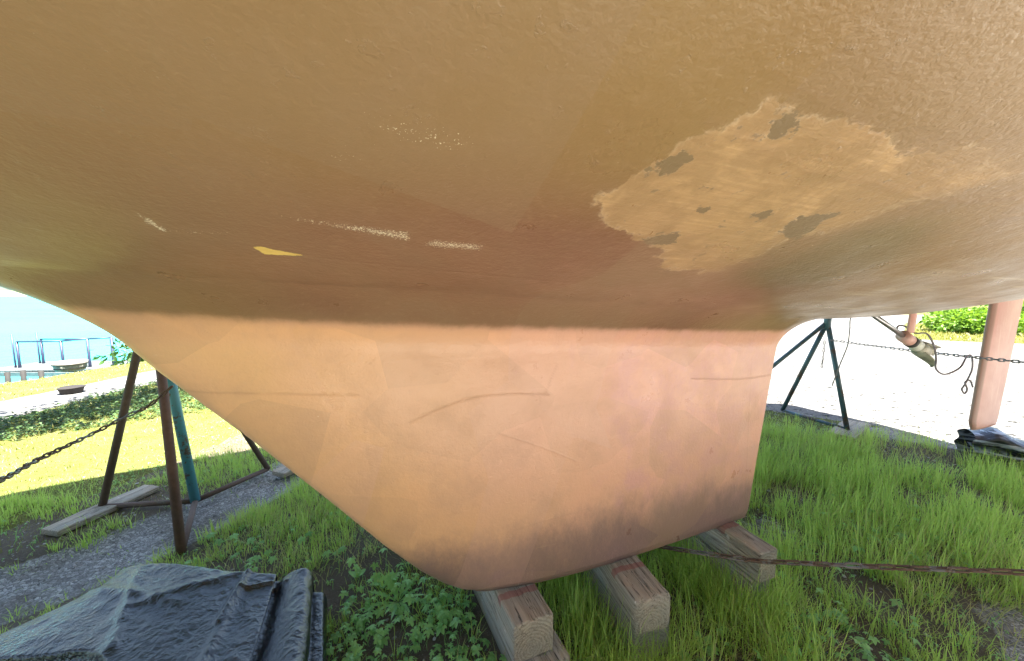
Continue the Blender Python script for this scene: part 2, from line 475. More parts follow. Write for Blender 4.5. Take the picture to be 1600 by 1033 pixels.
def mat_water():
    N = NT('lake_water'); co = N.coord()
    w = N.noise(1, 5, .6, N.coord(scale=(1.3, 1.3, 1))); w2 = N.noise(1, 3, .5, N.coord(scale=(.05, .25, 1)))
    c = N.mix(w2, (0.03, 0.34, 0.40), (0.06, 0.50, 0.54))
    m = N.bsdf(c, .35, N.bump(w, .55, .12), spec=.15)
    return m

def mat_tarp():
    N = NT('black_woven_tarp'); co = N.coord()
    a = N.noise(5, 6, .6, co, .4); f = N.noise(26, 6, .65, co, .8)
    wv = N.t.nodes.new('ShaderNodeTexWave'); wv.inputs['Scale'].default_value = 150; N.t.links.new(co, wv.inputs[0])
    wv2 = N.t.nodes.new('ShaderNodeTexWave'); wv2.bands_direction = 'Y'; wv2.inputs['Scale'].default_value = 150; N.t.links.new(co, wv2.inputs[0])
    c = N.mix(N.ramp(f, .35, .7), (0.006, 0.0065, 0.008), (0.018, 0.019, 0.024))
    dco = N.t.nodes.new('ShaderNodeVectorMath'); dco.operation = 'MULTIPLY_ADD'
    nn = N.t.nodes.new('ShaderNodeTexNoise'); nn.inputs['Scale'].default_value = 9; N.t.links.new(co, nn.inputs['Vector'])
    N.t.links.new(nn.outputs[1], dco.inputs[0]); dco.inputs[1].default_value = (.08, .08, .08); N.t.links.new(co, dco.inputs[2])
    v1 = N.voro(48, dco.outputs[0]); v2 = N.voro(120, dco.outputs[0])
    h = N.math('ADD', N.math('MULTIPLY', v1, 1.0), N.math('ADD', N.math('MULTIPLY', v2, .5), N.math('MULTIPLY', f, .6)))
    b = N.bump(h, .55, .0042)
    b = N.bump(N.math('ADD', wv.outputs[1], wv2.outputs[1]), .22, .0012, b)
    m = N.bsdf(c, N.ramp(f, .3, .7, .08, .20), b, spec=.85)
    N.p.inputs['IOR'].default_value = 1.5
    return m

M_PAINT = mat_paint()
M_WHITE = mat_simple('white_gelcoat', (0.75, 0.75, 0.72), .35, var=.05)
def mat_pink():
    N = NT('faded_red_antifouling'); co = N.coord()
    c = N.mix(N.ramp(N.noise(3, 5, .6, co), .35, .7), (0.52, 0.26, 0.22), (0.62, 0.36, 0.31))
    c = N.mix(N.ramp(N.noise(1, 5, .7, N.coord(scale=(30, 30, 2.5), rot=(0, .3, 0))), .54, .7, 0, .5), c, (0.70, 0.50, 0.43))
    c = N.mix(N.attr('edge'), c, (0.24, 0.14, 0.11))
    return N.bsdf(c, .42, N.bump(N.noise(60, 4, .6, co), .25, .003))
M_PINK = mat_pink()
M_LEAD = mat_simple('worn_bronze', (0.36, 0.34, 0.28), .5, .35, var=.3, scale=20)
M_STEEL = mat_simple('shaft_steel', (0.34, 0.34, 0.36), .3, .8, var=.2)
M_ZINC = mat_simple('zinc_anode', (0.62, 0.63, 0.58), .6, .2, var=.12, scale=30)
M_RUBBER = mat_simple('black_rubber', (0.03, 0.03, 0.03), .7)
M_RUST = mat_rusty('rusted_brown_steel', (0.12, 0.10, 0.075), .9, (0.12, 0.08, 0.06))
M_RUSTRED = mat_rusty('brown_paint_over_blue', (0.14, 0.30, 0.36), 1.45, (0.15, 0.085, 0.065))
M_TEAL = mat_rusty('teal_painted_steel', (0.09, 0.31, 0.38), .25, (0.12, 0.09, 0.07))
M_BLUE = mat_rusty('dull_blue_painted_steel', (0.055, 0.115, 0.15), .3, (0.09, 0.07, 0.06))
M_CHAIN = mat_rusty('rusty_chain_steel', (0.17, 0.155, 0.14), .5, (0.11, 0.068, 0.045))
M_GALV = mat_simple('dull_galvanised_chain', (0.22, 0.21, 0.22), .55, .5)
M_WOOD = mat_wood()
M_ROPE = mat_simple('grey_cord', (0.20, 0.17, 0.19), .8)
M_DOCKW = mat_simple('grey_dock_boards', (0.085, 0.10, 0.10), .8, scale=14)
M_RAIL = mat_simple('bluish_painted_rail', (0.022, 0.026, 0.060), .5)
M_TARP = mat_tarp()
M_GRASS = mat_leaf('grass_blades', (0.26, 0.42, 0.085), (0.56, 0.72, 0.21), .48)
M_TURF = mat_leaf('mown_grass', (0.13, 0.145, 0.022), (0.26, 0.25, 0.050), .25)
M_WEED = mat_leaf('weed_leaves', (0.19, 0.40, 0.13), (0.36, 0.64, 0.22), .3, .42)
M_SHADELEAF = mat_leaf('shade_dark_leaves', (0.030, 0.065, 0.020), (0.070, 0.13, 0.035), .2)  # leaf colour darkened to paint tree shade on the strip
M_BARK = mat_simple('tree_bark', (0.11, 0.09, 0.07), .9, bump=.8, bs=25)
M_TREE = mat_leaf('tree_foliage', (0.035, 0.075, 0.018), (0.08, 0.15, 0.035), .3)
M_STONE = mat_simple('pale_gravel_stones', (0.34, 0.33, 0.31), .8, var=.4, scale=3, bump=.4)
M_DARK = mat_simple('dark_drain_iron', (0.020, 0.016, 0.014), .8)
M_TUB = mat_simple('pale_slatted_tub', (0.16, 0.155, 0.13), .8, scale=20)
M_CABLE = mat_simple('grey_cable', (0.15, 0.15, 0.15), .6)

# ------------------------------------------------------------ sailboat
def poly_sd(px, py, poly):
    P = np.asarray(poly, float); d = np.full(px.shape, 1e9); inside = np.zeros(px.shape, bool)
    for i in range(len(P)):
        a = P[i]; b = P[(i + 1) % len(P)]; e = b - a
        t = np.clip(((px - a[0]) * e[0] + (py - a[1]) * e[1]) / (e @ e + 1e-12), 0, 1)
        d = np.minimum(d, np.hypot(px - a[0] - t * e[0], py - a[1] - t * e[1]))
        c = ((a[1] > py) != (b[1] > py)) & (px < (b[0] - a[0]) * (py - a[1]) / (b[1] - a[1] + 1e-15) + a[0])
        inside ^= c
    return np.where(inside, d, -d)

def line_d(px, py, pts):
    P = spline(pts, 24) if len(pts) > 2 else np.asarray(pts, float); d = np.full(px.shape, 1e9)
    for a, b in zip(P[:-1], P[1:]):
        e = b - a
        t = np.clip(((px - a[0]) * e[0] + (py - a[1]) * e[1]) / (e @ e + 1e-12), 0, 1)
        d = np.minimum(d, np.hypot(px - a[0] - t * e[0], py - a[1] - t * e[1]))
    return d

PATCH = [(0.081, 0.733), (0.097, 0.781), (0.119, 0.848), (0.151, 0.884), (0.185, 0.92), (0.221, 0.919), (0.273, 0.924), (0.357, 0.93), (0.407, 0.916), (0.464, 0.919), (0.563, 0.929), (0.71, 0.928), (0.669, 0.871), (0.616, 0.831), (0.597, 0.768), (0.525, 0.714), (0.534, 0.641), (0.519, 0.559), (0.376, 0.552), (0.263, 0.643), (0.15, 0.683)]
HOLES = [[(0.214, 0.903), (0.218, 0.915), (0.254, 0.908), (0.256, 0.897), (0.229, 0.892)],
         [(0.118, 0.815), (0.133, 0.838), (0.145, 0.85), (0.161, 0.835), (0.151, 0.813)],
         [(0.477, 0.736), (0.464, 0.775), (0.527, 0.792), (0.529, 0.756), (0.553, 0.719), (0.512, 0.722)],
         [(0.368, 0.761), (0.382, 0.778), (0.404, 0.773), (0.399, 0.755)],
         [(0.257, 0.755), (0.273, 0.762), (0.278, 0.748)],
         [(0.229, 0.658), (0.28, 0.69), (0.303, 0.658), (0.263, 0.643)]]
SCUFFS = [([(-0.369, 0.592), (-0.319, 0.584), (-0.264, 0.574), (-0.183, 0.56), (-0.185, 0.590), (-0.225, 0.588), (-0.299, 0.592)], 1.0, .010),
          ([(-0.162, 0.548), (-0.141, 0.572), (-0.055, 0.572), (-0.052, 0.552), (-0.114, 0.546)], .95, .010),
          ([(-0.231, 0.801), (-0.195, 0.802), (-0.153, 0.804), (-0.13, 0.801), (-0.139, 0.786), (-0.165, 0.782), (-0.208, 0.784)], .72, .025),
          ([(-0.28, 0.735), (-0.26, 0.754), (-0.249, 0.728)], .5, .03),
          ([(-0.56, 0.55), (-0.552, 0.54), (-0.547, 0.503), (-0.556, 0.498), (-0.562, 0.524)], 1.15, .006),
          ([(-0.549, 0.511), (-0.457, 0.525), (-0.462, 0.512), (-0.543, 0.499)], .6, .008),
          ([(0.165, 0.60), (0.20, 0.60), (0.20, 0.585), (0.165, 0.585)], .45, .012)]
YELLOW = [(-0.443, 0.479), (-0.431, 0.481), (-0.361, 0.459), (-0.364, 0.455), (-0.433, 0.449)]
HLINES = [([(-0.472, 0.481), (-0.361, 0.458), (-0.227, 0.447), (-0.041, 0.435), (0.218, 0.425)], .45),
          ([(0.135, 0.889), (0.324, 0.864), (0.434, 0.864), (0.694, 0.861), (0.828, 0.898)], .55),
          ([(0.148, 0.946), (0.255, 0.941), (0.395, 0.918)], .35)]
KLINES = [([(-0.75, 1.09), (-0.567, 1.082), (-0.309, 1.06)], .7), ([(0.954, 1.001), (1.278, 0.969), (1.492, 0.969)], .8),
          ([(-0.169, 0.962), (-0.073, 0.999), (0.028, 1.021), (0.157, 1.021), (0.293, 1.005)], .7),
          ([(0.114, 0.892), (0.279, 0.816), (0.409, 0.746)], .45), ([(1.335, 1.058), (1.374, 0.371)], .3),
          ([(0.32, 1.108), (0.274, 1.005)], .4), ([(0.26, 1.005), (0.26, .975)], .4), ([(-0.3, .98), (-0.28, .80)], .25),
          ([(0.10, 0.52), (0.30, 0.54), (0.52, 0.55)], .25)]

def gauss(d, w): return np.exp(-(d / w) ** 2)

def build_boat():
    root = empty('sailboat', BOAT_LOC, BOAT_RZ)
    tag(root, 'sailboat with brown and pink bottom paint propped ashore, its fin keel on timber blocks', 'sailboat')
    S = np.concatenate([np.arange(-3.95, -1.4, .05), np.arange(-1.4, 1.6, .005), np.arange(1.6, 3.9, .012), np.arange(3.9, 4.901, .05)])
    phn = np.linspace(0, 1, 300); phn = (0.85 * phn + 0.15 * phn ** 2) * np.pi / 2
    phf = np.linspace(0, np.pi / 2, 60)
    ph = np.concatenate([-phf[::-1][:-1], phn]); sg = np.sign(ph)
    SS = S[:, None]; PP = np.abs(ph)[None]
    q = beam(SS) * np.sin(PP) ** (2 / PM) * sg[None]
    z = zside(SS) - (zside(SS) - zc(SS)) * np.cos(PP) ** (2 / PN)
    # topsides
    SH = 2.80 + 0.03 * (S - 1.5) ** 2
    def tops(side):
        t = np.linspace(0, 1, 9)[1:]
        tq = side * beam(SS) * (1 + .02 * t[None] - .05 * t[None] ** 2)
        tz = zside(SS) + (SH[:, None] - zside(SS)) * t[None]
        return tq, tz
    q1, z1 = tops(-1); q2, z2 = tops(1)
    Q = np.concatenate([q1[:, ::-1], q, q2], 1); Z = np.concatenate([z1[:, ::-1], z, z2], 1)
    X = np.broadcast_to(SS, Q.shape)
    # slow unfairness of an old hull
    Z = Z + 0.004 * (fbm(X * 2.5 + 9, Q * 3 + 4, 3, 2) - .5) * (Z < 2.0)
    G = np.stack([X, -Q, Z], -1)
    m = MB(); m.grid(G)
    xs, qs = X.ravel(), Q.ravel()
    near = qs > 0.05
    def on(f, pad=.2):
        return f
    at = {}
    at['patch'] = np.where(near, np.clip(poly_sd(xs, qs, PATCH) / .16 + .5, 0, 1), 0)
    h = np.full(xs.shape, -1.0)
    for H in HOLES: h = np.maximum(h, poly_sd(xs, qs, H))
    at['hole'] = np.where(near, np.clip((h + .004) / .035 + .5, 0, 1), 0)
    at['olive'] = np.where(near, np.clip(poly_sd(xs, qs, [(0.56, 0.50), (0.60, 0.72), (0.66, 0.80), (0.80, 0.84), (0.95, 0.74), (0.98, 0.52), (0.80, 0.47)]) / .25 + .5, 0, 1), 0)
    sc_ = np.zeros(xs.shape)
    for P, a, w in SCUFFS: sc_ = np.maximum(sc_, a * .95 * sstep(-w * 1.5, w * 1.0, poly_sd(xs, qs, P)))
    at['scuff'] = np.where(near, sc_, 0)
    at['yellow'] = np.where(near, np.clip(poly_sd(xs, qs, YELLOW) / .02 + .5, 0, 1), 0)
    ln = np.zeros(xs.shape)
    for P, a in HLINES: ln = np.maximum(ln, a * gauss(line_d(xs, qs, P), .005))
    at['line'] = np.where(near, ln, 0)
    n = fbm(xs * 2, qs * 3, 21, 3)
    at['tint'] = np.clip(.22 + .95 * sstep(.85, .5, np.abs(qs)) * sstep(-.8, -.2, xs) * sstep(1.3, .6, xs) + .5 * (n - .5), 0, 1)
    at['streak'] = np.clip(.9 * sstep(.8, 1.6, xs) + .8 * sstep(-.75, -1.0, xs), 0, 1) * sstep(1.0, .6, np.abs(qs))
    at['pink'] = np.zeros(xs.shape); at['keelcoat'] = np.zeros(xs.shape); at['grime_shade'] = np.full(xs.shape, -1.0)
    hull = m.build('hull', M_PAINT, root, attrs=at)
    # transom
    e = G[-1]; c = e.mean(0); t = MB()
    V = np.vstack([e, c]); k = len(e)
    t.add(V, None, [(i, i + 1, k) for i in range(k - 1)] + [(k - 1, 0, k)])
    t.build('transom', M_WHITE, root)
    # deck with camber, cabin trunk, cockpit coaming
    d = MB(); r = np.linspace(-1, 1, 15); Sd = S[::6] if len(S) > 600 else S
    Sd = np.linspace(-3.93, 4.895, 70)
    qd = beam(Sd)[:, None] * .97 * r[None]; shd = 2.80 + 0.03 * (Sd - 1.5) ** 2
    zd = shd[:, None] + .09 * (1 - r[None] ** 2) - .003
    d.grid(np.stack([np.broadcast_to(Sd[:, None], qd.shape), -qd, zd], -1), True)
    d.build('deck', M_WHITE, root)
    cb = MB()
    cb.box((0.2, 0, 3.04), (3.0, 1.7, .42), bev=.12); cb.build('cabin_trunk', M_WHITE, root, smooth=False)
    # ---- keel
    RF = 0.145
    nz = 250; nf = 26
    cn = (1 - np.cos(np.linspace(0, 1, 420) * np.pi)) / 2; cn = .45 * cn + .55 * np.linspace(0, 1, 420) ** 1.15
    cf = (1 - np.cos(np.linspace(0, 1, 80) * np.pi)) / 2
    cc = np.concatenate([cf[::-1], cn[1:]]); side = np.concatenate([-np.ones(80), np.ones(419)])
    sroot = kle(1.2) + cc * (kte(1.2) - kle(1.2))
    ztop = zc(sroot)
    rows = []
    vv = np.linspace(0, 1, nz)
    for v in vv:
        zz = KZ0 + (ztop - RF - KZ0) * v
        le = kle(zz); te = kte(zz); ch = te - le
        hw = foil(cc, ch) * (1 - .10 * sstep(.03, 0.0, zz - KZ0))
        rows.append(np.stack([le + cc * ch, side * hw, zz], -1))
    base = rows[-1]
    # outward direction of the root outline
    T = np.gradient(base[:, :2], axis=0); Nn = np.stack([T[:, 1], -T[:, 0]], -1); Nn /= np.linalg.norm(Nn, axis=1)[:, None]
    if (Nn[300] @ np.array([0, 1.0])) < 0: Nn = -Nn
    Nn[0] = Nn[1]; Nn[-1] = Nn[-2]
    aft = sstep(.97, 1.0, cc)
    Nn = Nn + aft[:, None] * np.array([1.4, 0])[None]; Nn /= np.linalg.norm(Nn, axis=1)[:, None]
    for f in np.linspace(0, 1, nf + 1)[1:]:
        phi = f * np.pi / 2
        zl = ztop - RF
        rise = RF * math.sin(phi)
        lead = kle(zl + rise) - kle(zl)
        p = base[:, :2] + Nn * (RF * 1.25 * (1 - math.cos(phi)))
        p[:, 0] += lead * (1 - cc)
        p[:, 0] += (kte(zl + rise) - kte(zl)) * cc
        ht = Zh(p[:, 0], p[:, 1]) + .0005
        z_ = zl + (ht - zl) * math.sin(phi)
        rows.append(np.stack([p[:, 0], p[:, 1], z_], -1))
    p = rows[-1][:, :2] + Nn * .03
    rows.append(np.stack([p[:, 0], p[:, 1], Zh(p[:, 0], p[:, 1]) + .006], -1))
    # rounded toe edge and closed bottom
    b0 = rows[0].copy(); b0[:, 1] *= .93; b0[:, 2] -= .006; b1 = b0.copy(); b1[:, 1] *= .0
    rows = [b1, b0] + rows
    GK = np.stack(rows); GK[..., 1] += .0035 * (fbm(GK[..., 0] * 4, GK[..., 2] * 4, 5, 3) - .5) * (GK[..., 1] > 0) * (GK[..., 2] < 1.15)
    loc = GK.copy(); loc[..., 1] *= -1
    k = MB(); k.grid(loc, True)
    xk, zk, qk = GK[..., 0].ravel(), GK[..., 2].ravel(), GK[..., 1].ravel()
    at = {}
    z0 = np.zeros(xk.shape)
    ln = z0.copy()
    for P, a in KLINES: ln = np.maximum(ln, a * gauss(line_d(xk, zk, P), .0035))
    at['line'] = np.where(qk > 0, ln, 0)
    pk = np.clip(.15 + .75 * sstep(.1, 1.1, xk) + .25 * sstep(-.3, .1, xk) * sstep(.7, .9, zk), 0, .75)
    pk = np.maximum(pk * .75, .95 * gauss(np.hypot(xk - .18, (zk - .30) * 1.3), .15))
    pk = np.maximum(pk, .8 * gauss(np.hypot(xk - .60, (zk - .30)), .13))
    pk = np.maximum(pk, .8 * gauss(np.hypot(xk - .70, (zk - .62)), .10))
    at['grime_shade'] = .98 - 1.6 * sstep(.3, .85, zk + .1 * (fbm(xk * 2.2, xk * 0 + 3, 5, 3) - .5)) ; at['pink'] = pk; at['keelcoat'] = sstep(-.015, -.075, zk - zc(xk))  # blotchy low keel tone with shade painted in, fading upward
    at['tint'] = np.clip(.35 + .55 * sstep(-.3, .8, xk) + .6 * (fbm(xk * 2, zk * 2, 44, 3) - .5), 0, 1)
    qa = np.abs(GK[..., 1].ravel()); brown = np.clip(.22 + .95 * sstep(.85, .5, qa) * sstep(-.8, -.2, xk) * sstep(1.3, .6, xk) + .5 * (fbm(xk * 2, GK[..., 1].ravel() * 3, 21, 3) - .5), 0, 1)
    at['tint'] = at['tint'] * at['keelcoat'] + brown * (1 - at['keelcoat'])
    s_ = np.zeros(xk.shape)
    for cx, cz, a, w in [(-.274, .606, .55, .03), (-.157, .583, .5, .03), (-.018, .30, .7, .02), (.2, .288, .8, .02), (.1, .29, .8, .02), (.24, .33, .45, .05)]:
        s_ = np.maximum(s_, a * gauss(np.hypot(xk - cx, zk - cz), w))
    at['scuff'] = s_
    for nme in ('olive', 'patch', 'hole', 'yellow', 'streak'): at[nme] = z0
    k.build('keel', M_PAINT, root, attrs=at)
    # ---- rudder (spade)
    rd = MB(); zz = np.linspace(1.43, .47, 60); c2 = (1 - np.cos(np.linspace(0, 1, 30) * np.pi)) / 2
    cc2 = np.concatenate([c2[::-1], c2[1:]]); sd = np.concatenate([-np.ones(30), np.ones(29)])
    Grd = []
    for z_ in zz:
        f = (1.43 - z_) / .96
        le = 3.40 - .085 * f; te = 3.80 - .15 * f; ch = te - le
        tt = .105 * ch
        le += .03 * sstep(.53, .47, z_) ; ch -= .04 * sstep(.53, .47, z_)
        hw = 5 * tt * (.2969 * np.sqrt(cc2) - .126 * cc2 - .3516 * cc2 ** 2 + .2843 * cc2 ** 3 - .1015 * cc2 ** 4) + .003
        hw = hw * (1 - .35 * sstep(.5, .47, z_))
        Grd.append(np.stack([le + cc2 * ch, -sd * hw, np.full(cc2.shape, z_ - .02 * 0)], -1))
    last = Grd[-1].copy(); last[:, 1] = 0; Grd.append(last)
    rd.grid(np.stack(Grd)); rd.build('rudder', M_PINK, root, attrs={'edge': np.tile(sstep(.10, .06, cc2) * .8, len(Grd))})
    # ---- shaft, strut, propeller
    A = np.array([2.16, 0, 1.265]); Bp = np.array([2.52, 0, 1.108]); ax = (Bp - A) / np.linalg.norm(Bp - A)
    sh = MB(); sh.tube([A, Bp + ax * .06], .0125, 14); sh.build('propeller_shaft', M_STEEL, root)
    st = MB()
    gg = []
    for t in np.linspace(0, 1, 8):
        a = np.linspace(0, 2 * np.pi, 17)
        ctr = np.array([2.57 + .015 * t, 0, 1.13 + .16 * t])
        gg.append(np.stack([ctr[0] + .030 * np.cos(a), ctr[1] + .012 * np.sin(a), np.full(17, ctr[2])], -1))
    st.grid(np.stack(gg)); st.tube([Bp - ax * .02, Bp + ax * .055], .031, 20); st.build('shaft_strut', M_PINK, root)
    rb = MB(); rb.tube([Bp - ax * .012 + ax * .07, Bp + ax * .085], .033, 20); rb.build('rubber_bearing', M_RUBBER, root)
    pr = empty('propeller', (0, 0, 0)); pr.parent = root
    hb = MB(); H0 = Bp + ax * .085
    hb.tube([H0, H0 + ax * .055], [.030, .034], 20); hb.build('anode_collar', M_ZINC, pr)
    hh = MB(); hh.tube([H0 + ax * .055, H0 + ax * .075, H0 + ax * .13, H0 + ax * .17], [.036, .038, .036, .020], 20)
    hh.build('hub', M_LEAD, pr)
    dn = np.cross(ax, [0, 1, 0]); dn = dn / np.linalg.norm(dn)
    if dn[2] > 0: dn = -dn
    for sgn in (1, -1):
        bl = MB(); Gb = []
        for t in np.linspace(0, 1, 12):
            wdt = .062 * math.sin(math.pi * (0.18 + .80 * t)) ** .7 * (1.0 if t < .96 else .35)
            ctr = H0 + ax * (.085 + .165 * t) + dn * sgn * (.022 + .012 * t)
            row = []
            for w in np.linspace(-1, 1, 9):
                cur = (1 - w * w) * .014
                row.append(ctr + np.array([0, 1, 0]) * w * wdt * .75 + dn * sgn * (cur - .012 * w * t * 2))
            Gb.append(row)
        Gb = np.array(Gb); th = dn * sgn * .006
        bl.grid(Gb); bl.grid(Gb + th, True)
        Bd = np.concatenate([Gb[0], Gb[1:, -1], Gb[-1, ::-1][1:], Gb[::-1, 0][1:]])
        bl.grid(np.stack([Bd, Bd + th]))
        bl.build('blade', M_LEAD, pr)
    return root
boat = build_boat()

# ------------------------------------------------------------ ground zones
def track_d(x, y):
    return line_d(x, y, [(-2.9, .8), (-2.60, 1.25), (-2.28, 1.58), (-2.00, 1.98), (-1.78, 2.49), (-1.6, 3.0)])
def lot_side(x, y):          # >0 on the gravel lot
    xb = np.array([-30, 0.0, 1.5, 3.1, 3.6, 4.0, 4.5, 6.0, 9, 40]); yb = np.array([14, 5.6, 4.9, 4.0, 3.65, 3.35, 3.15, 2.5, 1.2, -12])
    return y - np.interp(x, xb, yb)
def shore_x(y): return -8.35 + .22 * np.clip(y - 6, -8, 14) - 0.10 * np.clip(y - 20, 0, 1e9) + .12 * (vnoise(y * .8, y * 0 + 3, 9) - .5)
def pathmask(x, y):
    c = -5.95 + .05 * (y - 4)
    return sstep(.50, .42, np.abs(x - c)) * (y > -20) * (y < 40)
def shade_edge(y): return np.interp(y, [-5, 2.2, 3.24, 3.79, 4.1, 6, 12], [-5.0, -4.9, -4.65, -4.1, -3.6, -3.0, -2.8])  # near edge of the strip painted as tree shade
def blob(x, y, cx, cy, r): return sstep(r * 1.25, r * .6, np.hypot(x - cx, y - cy) * (1 + .5 * (vnoise(x * 9, y * 9, 5) - .5)))
BARE = [(-.50, 1.33, .13), (-.12, 1.38, .12), (-.28, 1.25, .12), (1.95, 1.30, .22), (1.5, 2.0, .16), (1.33, 2.05, .18), (2.3, 1.0, .4), (1.9, 2.35, .16),
        (.75, 1.12, .12), (1.28, 1.25, .14), (-2.7, 1.9, .3), (-2.35, 2.25, .22), (1.62, 1.62, .14), (3.3, 2.9, .35), (-1.4, 1.7, .12), (2.6, 2.3, .12), (.25, 1.0, .12)]
def bare(x, y):
    b = np.zeros(np.shape(x))
    for cx, cy, r in BARE: b = np.maximum(b, blob(x, y, cx, cy, r))
    return b
def isl(x, y):               # grass island and verge right behind the lot
    r = np.where(y > 1, x / np.maximum(y, 1), 99)
    dep = y
    a = sstep(11.9, 12.3, x) * sstep(1.04, 1.10, r) * (dep < 16.8) * sstep(10.2, 10.9, y + .45 * (x - 12.3))
    b = (dep > 23.5)
    c = (x < 1.0) & (y > 9)
    return np.maximum(np.maximum(a, b), c)
def shade_zone(x, y): return sstep(-.9, -.4, x) * 0
def density(x, y):
    t = 1 - sstep(.32, .20, track_d(x, y) * (1 + .6 * (vnoise(x * 6, y * 6, 8) - .5)))
    g = t * (1 - bare(x, y)) * (1 - sstep(-.70, -.25, lot_side(x, y) + .9 * (fbm(x * 2.5, y * 2.5, 31, 3) - .5)))
    n = fbm(x * 2.6, y * 2.6, 12, 4)
    return np.clip(g * sstep(.30, .52, n + .12), 0, 1)
def gz(x, y):
    z = .035 * (fbm(x * 1.1, y * 1.1, 2, 3) - .5) + .012 * (fbm(x * 9, y * 9, 6, 3) - .5)
    z = z * sstep(60, 10, np.hypot(x, y))
    z = z - .03 * sstep(.34, .1, track_d(x, y)) + .05 * pathmask(x, y) * 0
    d = shore_x(y) - x
    z = z - 1.6 * sstep(-.15, 1.3, d)
    z = z - .10 * sstep(-1.4, 0, d)
    return z

def axis(segs):
    out = []
    for a, b, st in segs: out.append(np.arange(a, b - 1e-6, st))
    return np.concatenate(out + [[segs[-1][1]]])
gx = axis([(-3000, -400, 400), (-400, -40, 40), (-40, -11, 3), (-11, -3.2, .10), (-3.2, 4.6, .03), (4.6, 8, .12), (8, 20, .3), (20, 60, 2.5), (60, 400, 40), (400, 3000, 400)])
gy = axis([(-3000, -400, 400), (-400, -40, 40), (-40, -4, 3), (-4, .5, .3), (.5, 5.0, .03), (5, 13, .12), (13, 30, .4), (30, 80, 3), (80, 400, 40), (400, 3000, 400)])
XX, YY = np.meshgrid(gx, gy)
ZZ = gz(XX, YY)
g = MB(); g.grid(np.stack([XX, YY, ZZ], -1))
xf, yf = XX.ravel(), YY.ravel()
lotm = np.clip(sstep(-.15, .35, lot_side(xf, yf)) * (1 - isl(xf, yf)) * (xf > -1.2), 0, 1)
pm_ = pathmask(xf, yf)
lotm = np.maximum(lotm, pm_)
bounce_s = xf * .947 + (yf - 1.248) * .322 + .176
bounce_lane = sstep(-3.0, .2, bounce_s) * sstep(-.25, -.75, yf - .36 * xf + .3 * (fbm(xf * 2, yf * 2, 66, 3) - .5)) * (yf > -5) * (np.abs(xf) < 14)  # unseen pale ground behind the viewer, added to bounce light onto the hull
lotm = np.maximum(lotm, bounce_lane)
grv = np.maximum(sstep(.34, .18, track_d(xf, yf)), sstep(-.7, -.1, lot_side(xf, yf)) * (xf > 2.3) * sstep(.2, .6, fbm(xf * 3, yf * 3, 77, 3) + .1))
grv = np.maximum(grv, .62 * blob(xf, yf, 2.2, 1.1, .5)); grv = np.maximum(grv, .5 * blob(xf, yf, 1.5, 2.0, .2))
turf = (1 - bounce_lane) * ((xf < -2.9 + .2 * np.clip(yf - 2, 0, 3)) | (yf > 3.6) | (yf < -.8)) * (1 - lotm)
turf = np.maximum(turf, isl(xf, yf)) * (1 - pm_)
ground = g.build('ground', mat_ground(), None, attrs={'gravel': grv, 'turf': turf, 'lot': lotm, 'bounce_lane': bounce_lane * (1 - pm_)})
tag(ground, kind='structure')

w = MB(); wx = axis([(-3000, -200, 200), (-200, -20, 10), (-20, -6, 2)]); wy = axis([(-3000, -200, 200), (-200, 200, 10), (200, 3000, 200)])
WX, WY = np.meshgrid(wx, wy); w.grid(np.stack([WX, WY, np.full(WX.shape, -.72)], -1))
tag(w.build('lake_water', mat_water(), None), kind='structure')

# far shore: low sandy bank with pale green fields, real relief
hs = MB(); a = np.linspace(R(95), R(200), 160); rr = np.linspace(0, 1, 10)
rad = 520 + 900 * rr[:, None] + 0 * a[None]
hgt = (-1 + 9 * rr[:, None] ** .7) * (0.7 + .6 * fbm(a[None] * 9 + 0 * rr[:, None], rr[:, None] * 2, 4, 3))
hs.grid(np.stack([rad * np.cos(a)[None], rad * np.sin(a)[None], hgt - .4], -1))
Nh = NT('far_shore_fields'); sx_ = Nh.t.nodes.new('ShaderNodeSeparateXYZ'); Nh.t.links.new(Nh.coord(), sx_.inputs[0])
hc = Nh.mix(Nh.ramp(Nh.math('ADD', sx_.outputs[2], Nh.math('MULTIPLY', Nh.noise(.03, 4, .6), 3)), 1.5, 4.0), (0.42, 0.38, 0.30), (0.28, 0.32, 0.14))
tag(hs.build('far_shore_hills', Nh.bsdf(hc, .95, spec=.1), None), kind='structure')

# ------------------------------------------------------------ boat stands
def stand(apex, feet, base_pairs, mats, label, top, r=.019, group=None):
    """steel boat stand: legs meet under a screw post with a pad"""
    ax, ay, az = apex
    o = empty('boat_stand', (ax, ay, 0))
    tag(o, label, 'boat stand')
    L = lambda p: (p[0] - ax, p[1] - ay, p[2])
    for f, mt, rad in feet:
        m = MB(); m.tube([L(apex), L(f)], rad, 14); m.build('leg', mt, o)
    for (p, q_) in base_pairs:
        m = MB(); m.tube([L(p), L(q_)], r * .85, 12); m.build('base_bar', mats[0], o)
    m = MB(); m.tube([(0, 0, az - .07), (0, 0, az + .09)], r * 1.6, 16); m.build('collar', mats[0], o)
    tp = (top[0] - ax, top[1] - ay, top[2])
    m = MB(); m.tube([(0, 0, az + .05), tp], r * .8, 12); m.build('screw_post', mats[0], o)
    m = MB(); d = Vector(tp) - Vector((0, 0, az)); rot = d.to_track_quat('Z', 'Y').to_matrix()
    m.box(Vector(tp) + d.normalized() * .0, (.26, .26, .03), rot, .006); m.build('pad', M_WOOD_PLAIN, o, smooth=False)
    return o
M_WOOD_PLAIN = mat_simple('plain_plywood', (0.32, 0.25, 0.17), .8, scale=10)

def boat_w(s, q, z):
    c, n_ = math.cos(BOAT_RZ), math.sin(BOAT_RZ)
    return (BOAT_LOC[0] + s * c + q * n_, BOAT_LOC[1] + s * n_ - q * c, z)

